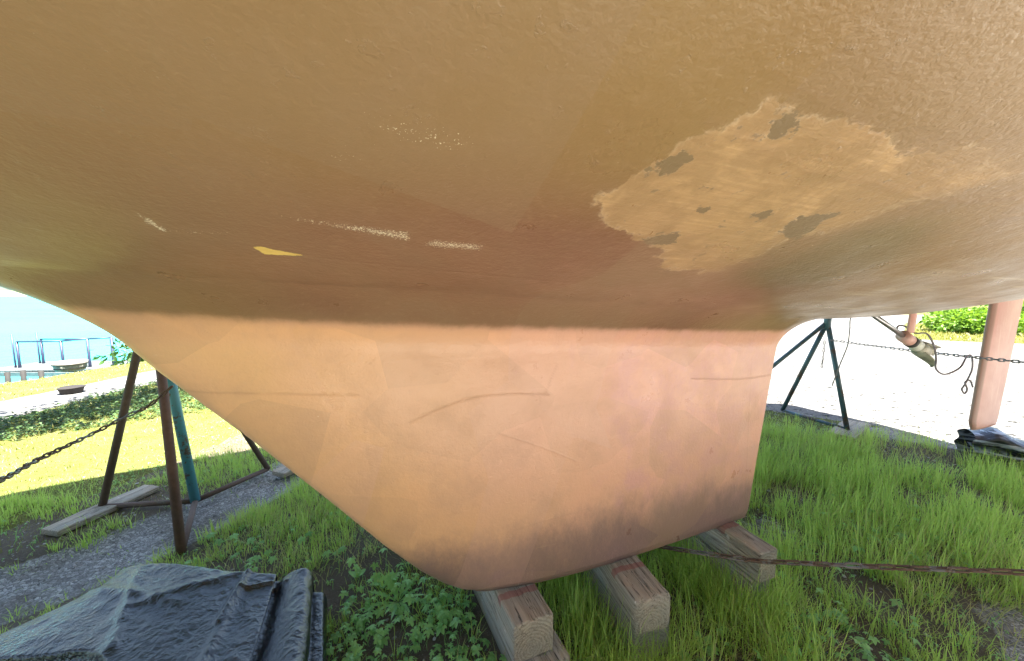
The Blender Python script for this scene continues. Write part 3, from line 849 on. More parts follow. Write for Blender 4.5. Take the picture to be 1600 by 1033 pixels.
apL = (-2.13, 2.20, 1.375)
J = (-2.02, 2.24, .035)
fA = (-2.55, 2.18, .03); fB = (-1.72, 1.80, .01); fD = (-1.86, 2.70, .02)
def top_at(s, q):
    return boat_w(s, q, float(Zh(s, abs(q))) - .02)
stand(apL, [(fA, M_RUST, .020), (fB, M_RUSTRED, .022), (fD, M_RUST, .018), (J, M_TEAL, .026)],
      [(fA, J), (J, fD), (J, fB)], (M_RUST,), 'four legged rusty boat stand with one teal leg, left of the keel beside the lawn', top_at(-1.45, -1.12))
apR = (3.08, 3.60, 1.075)
gL = (3.08, 4.10, .03); gR = (3.20, 3.42, .06); gM = (2.20, 3.95, .02)
stand(apR, [(gL, M_BLUE, .021), (gR, M_BLUE, .021), (gM, M_BLUE, .019)], [(gL, gR)], (M_BLUE,),
      'dark blue boat stand under the stern, at the edge of the gravel lot', top_at(3.75, -1.02))

# ------------------------------------------------------------ timbers and planks
def timber(name, c_near, direc, length, wdt, hgt, ztop, label, red=None, cat='timber', group=None, mat=None, zrot=0, seed=0, bev=.009):
    d = np.array(direc, float); d /= np.linalg.norm(d)
    mid = np.array(c_near) + d * length / 2
    ang = math.atan2(-d[0], d[1])
    bm = bmesh.new(); bmesh.ops.create_cube(bm, size=1.0)
    for v in bm.verts: v.co = Vector((v.co.x * wdt, v.co.y * length, v.co.z * hgt))
    bmesh.ops.bevel(bm, geom=bm.edges[:], offset=min(bev, hgt * .2), segments=3, affect='EDGES', profile=.55)
    bmesh.ops.subdivide_edges(bm, edges=[e for e in bm.edges if e.calc_length() > length * .6], cuts=70, use_grid_fill=True)
    bmesh.ops.subdivide_edges(bm, edges=[e for e in bm.edges if e.calc_length() > wdt * .5], cuts=10, use_grid_fill=True)
    bmesh.ops.triangulate(bm, faces=[f for f in bm.faces if len(f.verts) > 4])
    me = bpy.data.meshes.new(name)
    co = np.array([v.co[:] for v in bm.verts])
    wob = fbm(co[:, 0] * 25 + seed, co[:, 1] * 5, 3 + seed, 3) - .5
    for i, v in enumerate(bm.verts):
        v.co.z += .011 * wob[i]; v.co.x += .010 * (wob[i]) * (1 if v.co.x > 0 else -1)
    bm.to_mesh(me); bm.free()
    me.polygons.foreach_set('use_smooth', np.full(len(me.polygons), True))
    rd = np.zeros(len(me.vertices))
    if red is not None:
        y0 = -length / 2 + red[0]; y1 = -length / 2 + red[1]
        rd = sstep(y0 - .012, y0 + .012, co[:, 1]) * sstep(y1 + .012, y1 - .012, co[:, 1]) * (co[:, 2] > hgt * .3)
    at = me.attributes.new('red', 'FLOAT', 'POINT'); at.data.foreach_set('value', rd.astype(np.float32))
    me.materials.append(mat or M_WOOD)
    o = bpy.data.objects.new(name, me); COL.objects.link(o)
    o.location = (mid[0], mid[1], ztop - hgt / 2); o.rotation_euler = (0, 0, ang + zrot)
    tag(o, label, cat, group)
    return o
G_T = 'timbers under the keel'
timber('timber_block', (.076, 1.12), (-.40, .916), 1.0, .150, .138, .277, 'thick cracked timber with a red paint band, nearest under the keel toe', (.11, .14), group=G_T, seed=1)
timber('timber_block', (.125, 1.095), (-.42, .907), 1.0, .16, .138, .136, 'lower grey timber lying under the thick cracked timber at the bottom edge', None, group=G_T, seed=5)
timber('timber_block', (.507, 1.205), (-.27, .963), .9, .145, .135, .277, 'rounded end timber between the front and rear blocks, paint drops on top', (.145, .175), group=G_T, seed=9, bev=.022)
timber('timber_block', (.515, 1.24), (-.27, .963), .85, .15, .135, .138, 'half hidden lower timber in grass beneath the rounded end timber', None, group=G_T, seed=19)
timber('timber_block', (1.076, 1.446), (-.33, .945), .8, .100, .135, .277, 'narrow timber under the rear corner of the keel with a chain across its end', (.17, .24), group=G_T, seed=12)
timber('timber_block', (1.07, 1.47), (-.33, .945), .75, .115, .135, .138, 'lower timber in tall grass beneath the narrow rear timber', None, group=G_T, seed=22)
M_PLANK = mat_wood('grey_weathered_plank')
timber('plank', (-2.57, 1.93), (.2, .98), .50, .13, .035, .045, 'grey weathered plank under the foot of the rusty stand', mat=M_PLANK, cat='plank', seed=30)
timber('plank', (3.02, 3.28), (.74, .55), .62, .20, .03, .06, 'small grey board under the foot of the blue stand', mat=M_PLANK, cat='plank', seed=31)
timber('plank', (-1.72, 2.60), (.35, .94), .45, .13, .035, .045, 'short grey board in grass at the back foot of the rusty stand', mat=M_PLANK, cat='plank', seed=33)

# ------------------------------------------------------------ chains
def chain(name, pts, label, mat, link=.042, wire=.0045, width=.021, cat='chain'):
    P = spline(pts, 400); seg = np.linalg.norm(np.diff(P, axis=0), axis=1); L = np.concatenate([[0], np.cumsum(seg)])
    pitch = link - 2 * wire * 1.15; n = int(L[-1] / pitch)
    m = MB(); o0 = P[0]
    hl = link / 2 - width / 2 ; rw = width / 2 - wire
    a1 = np.linspace(-np.pi / 2, np.pi / 2, 7)
    shape = [(hl + rw * math.cos(t), rw * math.sin(t)) for t in a1] + [(-hl - rw * math.cos(t), -rw * math.sin(t)) for t in a1]
    for i in range(n):
        d = (i + .5) * pitch
        c = np.array([np.interp(d, L, P[:, k]) for k in range(3)]); c2 = np.array([np.interp(d + .01, L, P[:, k]) for k in range(3)])
        t = c2 - c; t /= np.linalg.norm(t) + 1e-9
        s_ = np.cross(t, [0, 0, 1.0])
        if np.linalg.norm(s_) < .05: s_ = np.array([1.0, 0, 0])
        s_ /= np.linalg.norm(s_); u_ = np.cross(s_, t)
        ang = (math.pi / 2 if i % 2 else 0) + random.uniform(-.3, .3)
        e = s_ * math.cos(ang) + u_ * math.sin(ang)
        m.tube([c + t * x + e * y - o0 for x, y in shape], wire, 6, closed=True)
    o = m.build(name, mat); o.location = o0
    tag(o, label, cat)
    return o
def lerp3(a, b, t): return tuple(a[i] + (b[i] - a[i]) * t for i in range(3))
chain('chain', [(-1.80, 1.92, .862), (-1.91, 1.90, .765), (-2.03, 1.90, .708), (-2.0, 1.692, .683), (-1.857, 1.393, .703), (-1.661, 1.146, .748), (-1.42, .87, .85), (-1.1, .55, 1.0)], 'rusty chain sagging from the rusty stand across the lawn at left', M_CHAIN, link=.046, wire=.0042, width=.022)
chain('chain', [(3.07, 3.54, .905), (3.011, 2.871, .92), (2.847, 2.322, .957), (2.70, 1.924, .99), (2.62, 1.5, 1.03), (2.55, 1.0, 1.08)], 'thin galvanised chain stretched from the blue stand in front of the rudder', M_GALV, link=.050, wire=.0038, width=.021)
chain('chain', [(.25, 1.86, .10), (.45, 1.72, .15), (.739, 1.56, .205), (1.0, 1.43, .25), (1.12, 1.395, .268), (1.36, 1.28, .34), (1.66, 1.115, .45), (2.1, .85, .62)], 'rusty chain running low over the grass and across the narrow rear timber', M_CHAIN, link=.058, wire=.0046, width=.023)
chain('chain', [(2.998, 3.518, .90), (2.99, 3.51, .80), (2.975, 3.50, .63)], 'short loose chain tail hanging from the blue stand', M_GALV, link=.045, wire=.0035, width=.02)
def cord(name, pts, r, mat, label, n=120):
    m = MB(); P = spline(pts, n); o0 = P[0]; m.tube(P - o0, r, 8); o = m.build(name, mat); o.location = o0
    tag(o, label, 'cord' if name == 'cord' else 'cable'); return o
cord('cord', [(2.35, 2.11, 1.085), (2.300, 2.09, 1.082), (2.239, 2.084, 1.085), (2.188, 2.088, 1.122), (2.192, 2.092, 1.165), (2.232, 2.092, 1.165), (2.272, 2.075, 1.129), (2.326, 2.06, 1.125), (2.362, 2.05, 1.056), (2.381, 2.05, .984), (2.399, 2.06, .926), (2.453, 2.06, .895), (2.544, 2.07, .93), (2.70, 2.17, .975), (2.838, 2.26, .970), (2.840, 2.25, .93), (2.833, 2.244, .874), (2.794, 2.236, .796), (2.774, 2.233, .764), (2.79, 2.23, .737), (2.806, 2.233, .764), (2.794, 2.237, .807), (2.825, 2.238, .815), (2.841, 2.234, .776)], .0045, M_ROPE, 'thin grey cord looped round the propeller and tied to the galvanised chain', 300)
cord('cable', [(1.95, 2.03, 1.30), (1.930, 2.098, 1.23), (1.918, 2.09, 1.14), (1.905, 2.081, 1.056), (1.862, 2.07, .948), (1.817, 2.058, .829)], .003, M_CABLE, 'thin grey cable dangling from the hull beside the blue stand')

# ------------------------------------------------------------ tarps
def big_tarp():
    prof = np.array([(-1.75, .01), (-1.70, .06), (-1.65, .16), (-1.60, .215), (-1.50, .240), (-1.35, .250), (-1.2, .246), (-1.08, .232), (-1.0, .226), (-.965, .222), (-.95, .215), (-.958, .195), (-.952, .188),
                     (-.938, .19), (-.91, .212), (-.88, .226), (-.85, .230), (-.828, .218), (-.815, .19), (-.825, .14), (-.83, .12), (-.82, .114), (-.80, .116), (-.775, .11), (-.765, .06), (-.775, .01)])
    P = spline(prof, 420); nu = len(P)
    dl = np.concatenate([[0], np.cumsum(np.linalg.norm(np.diff(P, axis=0), axis=1))]); un = dl / dl[-1]
    tt = np.linspace(0, 1, 360); P = np.stack([np.interp(tt, un, P[:, 0]), np.interp(tt, un, P[:, 1])], -1)
    y = np.concatenate([1.435 - .035 * np.linspace(0, 1, 14)[:-1], np.linspace(1.40, .45, 240), .45 - .035 * np.linspace(0, 1, 14)[1:]])
    X = np.broadcast_to(P[None, :, 0], (len(y), len(P))).copy(); Z = np.broadcast_to(P[None, :, 1], X.shape).copy(); Y = np.broadcast_to(y[:, None], X.shape).copy()
    wgt = np.clip((X + 1.65) / .75, 0, 1.1)
    X += (.08 + .36 * wgt) * (1.39 - Y) - .22 * (1 - wgt).clip(0, 1) * sstep(1.35, .95, Y)
    back = np.sqrt(np.clip(1 - ((Y - 1.40) / .036).clip(0, 1) ** 2, 0, 1))
    Z = Z * (0.04 + .96 * back * np.sqrt(np.clip(1 - ((.45 - Y) / .036).clip(0, 1) ** 2, 0, 1)))
    Y += .022 * np.sin(X * 7) + .015 * (fbm(X * 8, X * 0, 4, 3) - .5)
    def rid(a, b, s): return np.abs(fbm(a, b, s, 4) - .5) * 2
    wr = .016 * (fbm(X * 3, Y * 3, 61, 2) - .5) + .007 * (fbm(X * 9 + Y * 4, Y * 7, 161, 2) - .5) + .006 * (.5 - rid(X * 5 + Y * 3, Y * 5 - X * 2, 62)) + .004 * (.5 - rid(X * 19, Y * 17, 63))
    edge = sstep(.02, .12, Z)
    Z += wr * edge
    X += .016 * (fbm(Y * 7, Z * 11 + X * 2, 70, 3) - .5) * edge
    # a second folded layer at the front left, and creases radiating from the corner
    fl = (1.035 - .10 * sstep(-1.35, -1.05, X) + .015 * np.sin(X * 9)) - Y
    Z -= .030 * sstep(0, .012, fl) * sstep(-.95, -1.1, X) * edge
    for (x0, y0, x1, y1, a, w) in [(-1.06, 1.39, -1.0, 1.15, .014, .012), (-1.06, 1.39, -1.35, 1.2, .008, .02), (-1.5, 1.39, -1.25, 1.05, .010, .02), (-.9, 1.36, -1.02, 1.30, .014, .01), (-1.6, 1.3, -1.2, 1.22, .008, .02), (-1.03, 1.3, -.80, .6, .012, .016)]:
        Z += a * gauss(line_d(X, Y, [(x0, y0), (x1, y1)]), w) * edge
    Z = np.maximum(Z, .004)
    o0 = np.array([-1.2, 1.0, 0])
    m = MB(); m.grid(np.stack([X, Y, Z], -1) - o0)
    o = m.build('tarp', M_TARP); o.location = o0
    tag(o, 'big black woven tarp folded in a glossy pile at the lower left', 'tarp')
big_tarp()

def far_tarp():
    prof = np.array([(.33, .0), (.34, .12), (.30, .20), (.20, .235), (.08, .245), (.0, .22), (-.015, .165), (.05, .15), (.14, .145), (.04, .135), (-.02, .122), (-.025, .10), (.03, .092), (.12, .088), (.03, .078),
                     (-.03, .066), (-.03, .045), (.04, .035), (.11, .03), (.0, .022), (-.05, .012), (-.05, .0)])
    P = spline(prof, 300); L = np.linspace(0, 1.35, 120)
    e = np.array([.80, -.60]); dpt = np.array([.60, .80]); org = np.array([3.64, 2.82])
    l = L[:, None] + 0 * P[None, :, 0]; d = P[None, :, 0] + 0 * L[:, None]; z = P[None, :, 1] + 0 * L[:, None]
    n = fbm(l * 3 + 5, z * 26 + d, 91, 3) - .5
    d = d + .07 * n * (z > .01); z = z + .018 * (fbm(l * 5, d * 7, 92, 3) - .5) * (z > .02)
    z = z * 0.98 * (1 - .22 * sstep(.35, 1.2, l))
    z = z + .05 * gauss(l - .13, .07) * sstep(.12, .2, z) - .022 * gauss(l - .33, .1) * sstep(.12, .2, z)
    l = l + .010 * np.sin(z * 60) * sstep(.15, 0, l) + .012 * (fbm(z * 20, d * 5, 93, 2) - .5)
    X = org[0] + e[0] * l + dpt[0] * d; Y = org[1] + e[1] * l + dpt[1] * d
    o0 = np.array([org[0], org[1], 0]); m = MB(); m.grid(np.stack([X, Y, np.maximum(z, .003)], -1) - o0)
    # closed left end
    o = m.build('tarp', M_TARP2); o.location = o0
    tag(o, 'crumpled black and silver tarp folded in flat layers near the rudder', 'tarp')
_n = NT('black_and_silver_tarp'); _c = _n.mix(_n.ramp(_n.noise(3.2, 4, .6, _n.coord(scale=(1, 1, 9)), 1.0), .50, .55), (0.02, 0.022, 0.03), (0.36, 0.39, 0.46))
M_TARP2 = _n.bsdf(_c, .32, _n.bump(_n.noise(14, 5, .6), .6, .02), spec=.7)
far_tarp()

# ------------------------------------------------------------ vegetation
def visible(x, y, z=0.0, mx=1.5, my=1.0):
    p = R(5.7); dz = z - CAM_H
    dep = y * math.cos(p) - dz * math.sin(p); dn = -y * math.sin(p) - dz * math.cos(p)
    return (dep > .15) & (np.abs(x / np.maximum(dep, .01)) < mx) & (dn / np.maximum(dep, .01) < my)
def blocked(x, y):
    b = np.zeros(x.shape, bool)
    for (cx, cy), d, ln, w_ in [((.076, 1.12), (-.40, .916), 1.0, .150), ((.507, 1.205), (-.27, .963), .9, .145), ((1.066, 1.446), (-.33, .945), .8, .105), ((.125, 1.095), (-.42, .907), 1.0, .16),
                                ((-2.57, 1.93), (.2, .98), .50, .13), ((3.02, 3.28), (.74, .55), .62, .18)]:
        d = np.array(d) / np.hypot(*d); a = (x - cx) * d[0] + (y - cy) * d[1]; s = np.abs((x - cx) * d[1] - (y - cy) * d[0])
        b |= (a > -.01) & (a < ln) & (s < w_ / 2 + .012)
    b |= (x > -1.72 + .1 * (1.39 - y)) & (x < -.80 + .42 * (1.39 - y)) & (y < 1.44)
    l = (x - 3.56) * .8 - (y - 2.9) * .6; d2 = (x - 3.56) * .6 + (y - 2.9) * .8
    b |= (l > 0) & (l < 1.35) & (d2 > -.03) & (d2 < .4)
    return b

def blades(x, y, az, ln, lean, wd, rnd, dry, z0=None, name='grass', mat=None, curl=.9):
    n = len(x); lev = np.array([0, .38, .72, 1.0]); wv = np.array([1, .85, .5])
    z0 = gz(x, y) if z0 is None else z0
    dx, dy = np.cos(az), np.sin(az)
    sx, sy = -dy, dx
    V = np.zeros((n, 7, 3)); k = 0
    for i, t in enumerate(lev):
        th = lean * (.35 + curl * t)                      # angle from vertical grows along the blade
        hor = ln * t * np.sin(th * .8); ver = ln * t * np.cos(th * .8) * (1 - .12 * t * lean)
        cx = x + dx * hor; cy = y + dy * hor; cz = z0 + ver - .005
        if i < 3:
            w_ = wd * wv[i] / 2
            V[:, k] = np.stack([cx - sx * w_, cy - sy * w_, cz], -1); V[:, k + 1] = np.stack([cx + sx * w_, cy + sy * w_, cz], -1); k += 2
        else: V[:, k] = np.stack([cx, cy, cz], -1)
    b = (np.arange(n) * 7)[:, None]
    F4 = np.concatenate([b + np.array([0, 1, 3, 2]), b + np.array([2, 3, 5, 4])]); F3 = b + np.array([4, 5, 6])
    o = mesh_np(name, V.reshape(-1, 3), [F4, F3], mat, None, True, {'rnd': np.repeat(rnd, 7), 'dry': np.repeat(dry, 7)})
    return o

def tall_grass():
    n = 15000
    x = RNG.uniform(-3.4, 5.2, n); y = RNG.uniform(.75, 5.2, n)
    den = density(x, y)
    keep = (RNG.random(n) < den) & visible(x, y) & ~blocked(x, y) & ((x > -2.6) | (y < 2.3 - .35 * (x + 2.6) * 0))
    keep &= ~((x < -1.0) & (y > 3.0 + .0 * x))
    # thin out where the leafy weeds stand
    keep &= ~((np.hypot((x + .42) / .42, (y - 1.45) / .32) < 1) & (RNG.random(n) < .45))
    keep &= ~((x < -.2) & (x > -1.2) & (y < 1.9) & (RNG.random(n) < .35))
    x, y = x[keep], y[keep]
    h = .085 + .11 * fbm(x * 1.7, y * 1.7, 55, 3) * sstep(-.6, .5, x) + .05 * (x > -.2) + .03 * RNG.random(len(x))
    h = h * (1 - .35 * sstep(-.6, -1.6, x) * sstep(2.1, 1.7, y)) * (1 - .35 * sstep(3.0, 4.2, y))
    h = np.where((x > 1.2) & (x < 2.2) & (y < 1.6), h * .62, h)
    ex, ey, eh = [], [], []
    for (cx, cy), d_, wd_ in [((.507, 1.205), (-.27, .963), .145), ((1.066, 1.446), (-.33, .945), .105), ((.076, 1.12), (-.40, .916), .15)]:
        d_ = np.array(d_) / np.hypot(*d_); s_ = np.array([d_[1], -d_[0]])
        for k in range(46 if cx > .2 else 12):
            t = RNG.uniform(-.02, .55); sd = RNG.choice([-1, 1]) * (wd_ / 2 + RNG.uniform(.02, .06))
            if RNG.random() < .30: t = -RNG.uniform(.012, .05); sd = RNG.uniform(-.6, .6) * wd_
            ex.append(cx + d_[0] * t + s_[0] * sd); ey.append(cy + d_[1] * t + s_[1] * sd); eh.append(RNG.uniform(.12, .23))
        for k in range(75 if cx > .2 else 0):
            t = RNG.uniform(-.05, .6); sd = -(wd_ / 2 + RNG.uniform(.02, .16)); ex.append(cx + d_[0] * t + s_[0] * sd); ey.append(cy + d_[1] * t + s_[1] * sd); eh.append(RNG.uniform(.17, .28))
    x = np.concatenate([x, ex]); y = np.concatenate([y, ey]); h = np.concatenate([h, eh])
    k = 13; xs = np.repeat(x, k); ys = np.repeat(y, k); hs = np.repeat(h, k); m = len(xs)
    az = RNG.uniform(0, 2 * np.pi, m); rr = .022 * np.sqrt(RNG.random(m)) * (1 + hs * 4)
    comb = fbm(xs * .9, ys * .9, 99, 2) * 6.28 * 1.5
    azb = az + .8 * np.sin(comb - az) + RNG.normal(0, .3, m)
    ln = hs * (.45 + .75 * RNG.random(m)); lean = .15 + .75 * RNG.random(m) ** 1.5
    tone = np.clip(np.repeat(RNG.random(len(x)), k) * .5 + .5 * RNG.random(m) + .3 * (fbm(xs * 1.3, ys * 1.3, 8, 2) - .5), 0, 1)
    dry = (RNG.random(m) < .06 + .16 * (fbm(xs * 2, ys * 2, 14, 2) > .62)).astype(float)
    o = blades(xs + rr * np.cos(az), ys + rr * np.sin(az), azb, ln, lean, .0022 + .0026 * RNG.random(m), tone, dry, name='tall_grass', mat=M_GRASS)
    tag(o, 'bright green tufts of long grass growing round the keel', 'grass', kind='stuff')
    # short undergrowth
    n = 120000
    x = RNG.uniform(-3.3, 5.0, n); y = RNG.uniform(.75, 4.6, n)
    den = .12 + .88 * density(x, y); den *= (1 - sstep(-.2, .3, lot_side(x, y))) * (1 - .8 * sstep(.3, .15, track_d(x, y))) * (1 - .75 * bare(x, y))
    keep = (RNG.random(n) < den) & visible(x, y) & ~blocked(x, y) & ~((x < -2.3) & (y > 2.6))
    x, y = x[keep], y[keep]; m = len(x)
    o = blades(x, y, RNG.uniform(0, 6.28, m), .022 + .05 * RNG.random(m) ** 1.5, .3 + 1.0 * RNG.random(m), .0018 + .0028 * RNG.random(m), RNG.random(m) * .9, (RNG.random(m) < .16).astype(float), name='undergrowth', mat=M_GRASS)
    tag(o, 'low tangled undergrowth between the tufts', 'grass', kind='stuff')
    # dead straw lying about
    n = 12000; x = RNG.uniform(-1.5, 3.8, n); y = RNG.uniform(.8, 3.2, n)
    keep = visible(x, y) & ~blocked(x, y) & (fbm(x * 2, y * 2, 14, 2) > .45); x, y = x[keep], y[keep]; m = len(x)
    o = blades(x, y, RNG.uniform(0, 6.28, m), .06 + .12 * RNG.random(m), 1.35 + .4 * RNG.random(m), .002 + .001 * RNG.random(m), RNG.random(m), np.ones(m), z0=gz(x, y) + .02, name='dry_straw', mat=M_GRASS, curl=.2)
    tag(o, 'dry straw lying in the grass', 'straw', kind='stuff')
tall_grass()

def lawn():
    n = 150000
    x = RNG.uniform(-8.6, -1.3, n); y = RNG.uniform(1.7, 9.5, n)
    keep = visible(x, y, mx=1.45) & (pathmask(x, y) < .3) & (x > shore_x(y) - .1) & (track_d(x, y) > .33)
    keep &= (x < -2.3) | (y > 2.9)
    keep &= RNG.random(n) < np.clip(6.0 / (x * x + y * y) * 3, .15, 1)
    x, y = x[keep], y[keep]; m = len(x); d = np.hypot(x, y)
    sc_ = np.clip(d / 4, .9, 2.2)
    o = blades(x, y, RNG.uniform(0, 6.28, m), (.016 + .028 * RNG.random(m)) * np.minimum(sc_, 1.4), .4 + .9 * RNG.random(m), (.0022 + .002 * RNG.random(m)) * sc_, RNG.random(m), (RNG.random(m) < .15).astype(float), name='mown_lawn', mat=M_TURF)
    tag(o, 'short sunlit lawn between the boat and the water', 'grass', kind='stuff')
    n = 26000
    x = RNG.uniform(12.0, 26, n); y = RNG.uniform(6, 17, n)
    keep = (isl(x, y) > .4) & visible(x, y, mx=1.5) & (y < 17); x, y = x[keep], y[keep]; m = len(x)
    o = blades(x, y, RNG.uniform(0, 6.28, m), .05 + .12 * RNG.random(m), .3 + .8 * RNG.random(m), .014 + .01 * RNG.random(m), RNG.random(m), (RNG.random(m) < .1).astype(float), name='verge_grass', mat=M_TURF)
    tag(o, 'sunny grass verge beyond the gravel lot', 'grass', kind='stuff')
lawn()

def leaflets(base, dirv, up, ln, wd, rnd, dry=None, fold=.25, droop=.25):
    """n ovate leaflets, 11 vertices each"""
    n = len(base); t = np.array([0, .22, .5, .8, 1.0]); w_ = np.array([.55, 1.0, .62])
    side = np.cross(dirv, up); side /= np.linalg.norm(side, axis=1)[:, None] + 1e-9
    nv = np.cross(side, dirv); nv /= np.linalg.norm(nv, axis=1)[:, None] + 1e-9
    V = np.zeros((n, 11, 3)); L = ln[:, None]; W = wd[:, None]
    for i, ti in enumerate(t): V[:, i] = base + dirv * L * ti - nv * L * droop * ti * ti
    for i in range(3):
        c = V[:, i + 1]
        V[:, 5 + i] = c + side * W * w_[i] / 2 + nv * W * fold * w_[i]
        V[:, 8 + i] = c - side * W * w_[i] / 2 + nv * W * fold * w_[i]
    b = (np.arange(n) * 11)[:, None]
    F3 = np.concatenate([b + np.array(f) for f in ([0, 1, 5], [0, 8, 1], [3, 4, 7], [3, 10, 4])])
    F4 = np.concatenate([b + np.array(f) for f in ([1, 2, 6, 5], [2, 3, 7, 6], [1, 8, 9, 2], [2, 9, 10, 3])])
    dry = np.zeros(n) if dry is None else dry
    return V.reshape(-1, 3), [F4, F3], {'rnd': np.repeat(rnd, 11), 'dry': np.repeat(dry, 11)}

def compound(cx, cy, h, az, size, k=5, seed=0):
    """palmate leaves on a stalk; returns leaflet arrays"""
    n = len(cx); B = []; D = []; U = []; L = []; Wd = []; Rn = []
    z0 = gz(cx, cy); lean = RNG.uniform(.1, .7, n); hx = cx + np.cos(az) * h * lean; hy = cy + np.sin(az) * h * lean; hz = z0 + h
    tilt = np.stack([np.cos(az) * .35, np.sin(az) * .35, np.ones(n)], -1) + RNG.normal(0, .18, (n, 3)); tilt /= np.linalg.norm(tilt, axis=1)[:, None]
    rn = RNG.random(n)
    for j in range(k):
        a = az + (j - (k - 1) / 2) * (1.15 if k == 5 else 1.7)
        d = np.stack([np.cos(a), np.sin(a), np.zeros(n)], -1); d -= tilt * (d * tilt).sum(1)[:, None]; d /= np.linalg.norm(d, axis=1)[:, None]
        s = size * (1 - .16 * abs(j - (k - 1) / 2))
        B.append(np.stack([hx, hy, hz], -1)); D.append(d); U.append(tilt); L.append(s); Wd.append(s * .62); Rn.append(np.clip(rn + RNG.normal(0, .1, n), 0, 1))
    # stalk as a narrow leaf
    st = np.stack([hx - cx, hy - cy, h], -1); sl = np.linalg.norm(st, axis=1); st /= sl[:, None]
    B.append(np.stack([cx, cy, z0], -1)); D.append(st); U.append(np.cross(st, [0.3, .9, .1])); L.append(sl); Wd.append(np.full(n, .0035)); Rn.append(rn)
    return [np.concatenate(q_) for q_ in (B, D, U, L, Wd, Rn)]

def weeds():
    P = []
    for cx, cy, rx, ry, n in [(-.34, 1.40, .30, .2, 150), (-.62, 1.28, .14, .2, 70), (-.15, 1.55, .2, .2, 30), (-.55, 1.72, .3, .25, 40), (1.25, 1.25, .35, .2, 90), (.75, 1.22, .15, .12, 14), (1.9, 1.9, .6, .4, 90), (-.2, 1.22, .3, .1, 60), (-1.3, 1.75, .3, .2, 30)]:
        P.append(np.stack([RNG.normal(cx, rx * .55, n), RNG.normal(cy, ry * .55, n)], -1))
    P = np.concatenate(P); x, y = P[:, 0], P[:, 1]; k = ~blocked(x, y); x, y = x[k], y[k]; n = len(x)
    B, D, U, L, W_, Rn = compound(x, y, .02 + .07 * RNG.random(n), RNG.uniform(0, 6.28, n), .013 + .020 * RNG.random(n), 5)
    V, F, A = leaflets(B, D, U, L, W_, Rn)
    o = mesh_np('leafy_weeds', V, F, M_WEED, None, True, A)
    tag(o, 'five leaved weeds and creeping plants in front of the keel toe', 'weeds', kind='stuff')
    # tiny creeping clover everywhere
    n = 9000; x = RNG.uniform(-3.0, 4.6, n); y = RNG.uniform(.8, 3.9, n)
    k = (fbm(x * 2.2, y * 2.2, 41, 3) > .47) & ~blocked(x, y) & visible(x, y) & (track_d(x, y) > .25) & (lot_side(x, y) < -.1); x, y = x[k], y[k]; n = len(x)
    B, D, U, L, W_, Rn = compound(x, y, .012 + .035 * RNG.random(n), RNG.uniform(0, 6.28, n), .006 + .009 * RNG.random(n), 3)
    V, F, A = leaflets(B, D, U, L, W_, Rn)
    tag(mesh_np('creeping_clover', V, F, M_WEED, None, True, A), 'small creeping clover among the grass', 'clover', kind='stuff')
weeds()

def plant(cx, cy, n, ln, wd, elev, label, mat=None, serr=False, stalk=0.0, name='weed_plant'):
    az = np.arange(n) * 2.399 + RNG.uniform(0, 6); el = RNG.uniform(elev[0], elev[1], n)
    d = np.stack([np.cos(az) * np.cos(el), np.sin(az) * np.cos(el), np.sin(el)], -1)
    up = np.stack([-np.cos(az) * np.sin(el), -np.sin(az) * np.sin(el), np.cos(el)], -1)
    L = ln * RNG.uniform(.7, 1.1, n); B = np.zeros((n, 3)) + d * .004; B[:, 2] += stalk * RNG.random(n)
    Bs, Ds, Us, Ls, Ws, Rs = [B], [d], [up], [L], [np.full(n, wd)], [RNG.uniform(.3, .9, n)]
    if serr:      # toothed leaf edges: small side lobes along every leaf
        side = np.cross(d, up)
        for t in (.3, .45, .6, .75):
            for s in (1, -1):
                dd = d * .35 + side * s; dd /= np.linalg.norm(dd, axis=1)[:, None]
                Bs.append(B + d * (L * t)[:, None] - up * (L * .25 * t * t)[:, None]); Ds.append(dd); Us.append(up); Ls.append(L * .13); Ws.append(L * .08); Rs.append(Rs[0])
    V, F, A = leaflets(np.concatenate(Bs), np.concatenate(Ds), np.concatenate(Us), np.concatenate(Ls), np.concatenate(Ws), np.concatenate(Rs), fold=.12)
    o = mesh_np(name, V, F, mat or M_WEED, None, True, A); o.location = (cx, cy, float(gz(np.array([cx]), np.array([cy]))[0]))
    tag(o, label, 'weed'); return o
plant(-.50, 1.50, 15, .15, .018, (.15, 1.0), 'rosette weed with long toothed leaves in front of the keel toe', serr=True)
plant(-.735, 1.63, 5, .055, .034, (.5, 1.1), 'small weed with round light green leaves, near the black tarp corner')
plant(-.60, 1.60, 6, .06, .034, (.4, 1.0), 'broad leaved weed between the round leaved weed and the keel edge')
plant(.735, 1.29, 6, .055, .026, (.2, .9), 'dark broad leaved seedling in front of the rounded end timber')
plant(-.085, 1.20, 6, .06, .026, (.3, 1.1), 'low broad leaved weed beside the thick cracked timber')

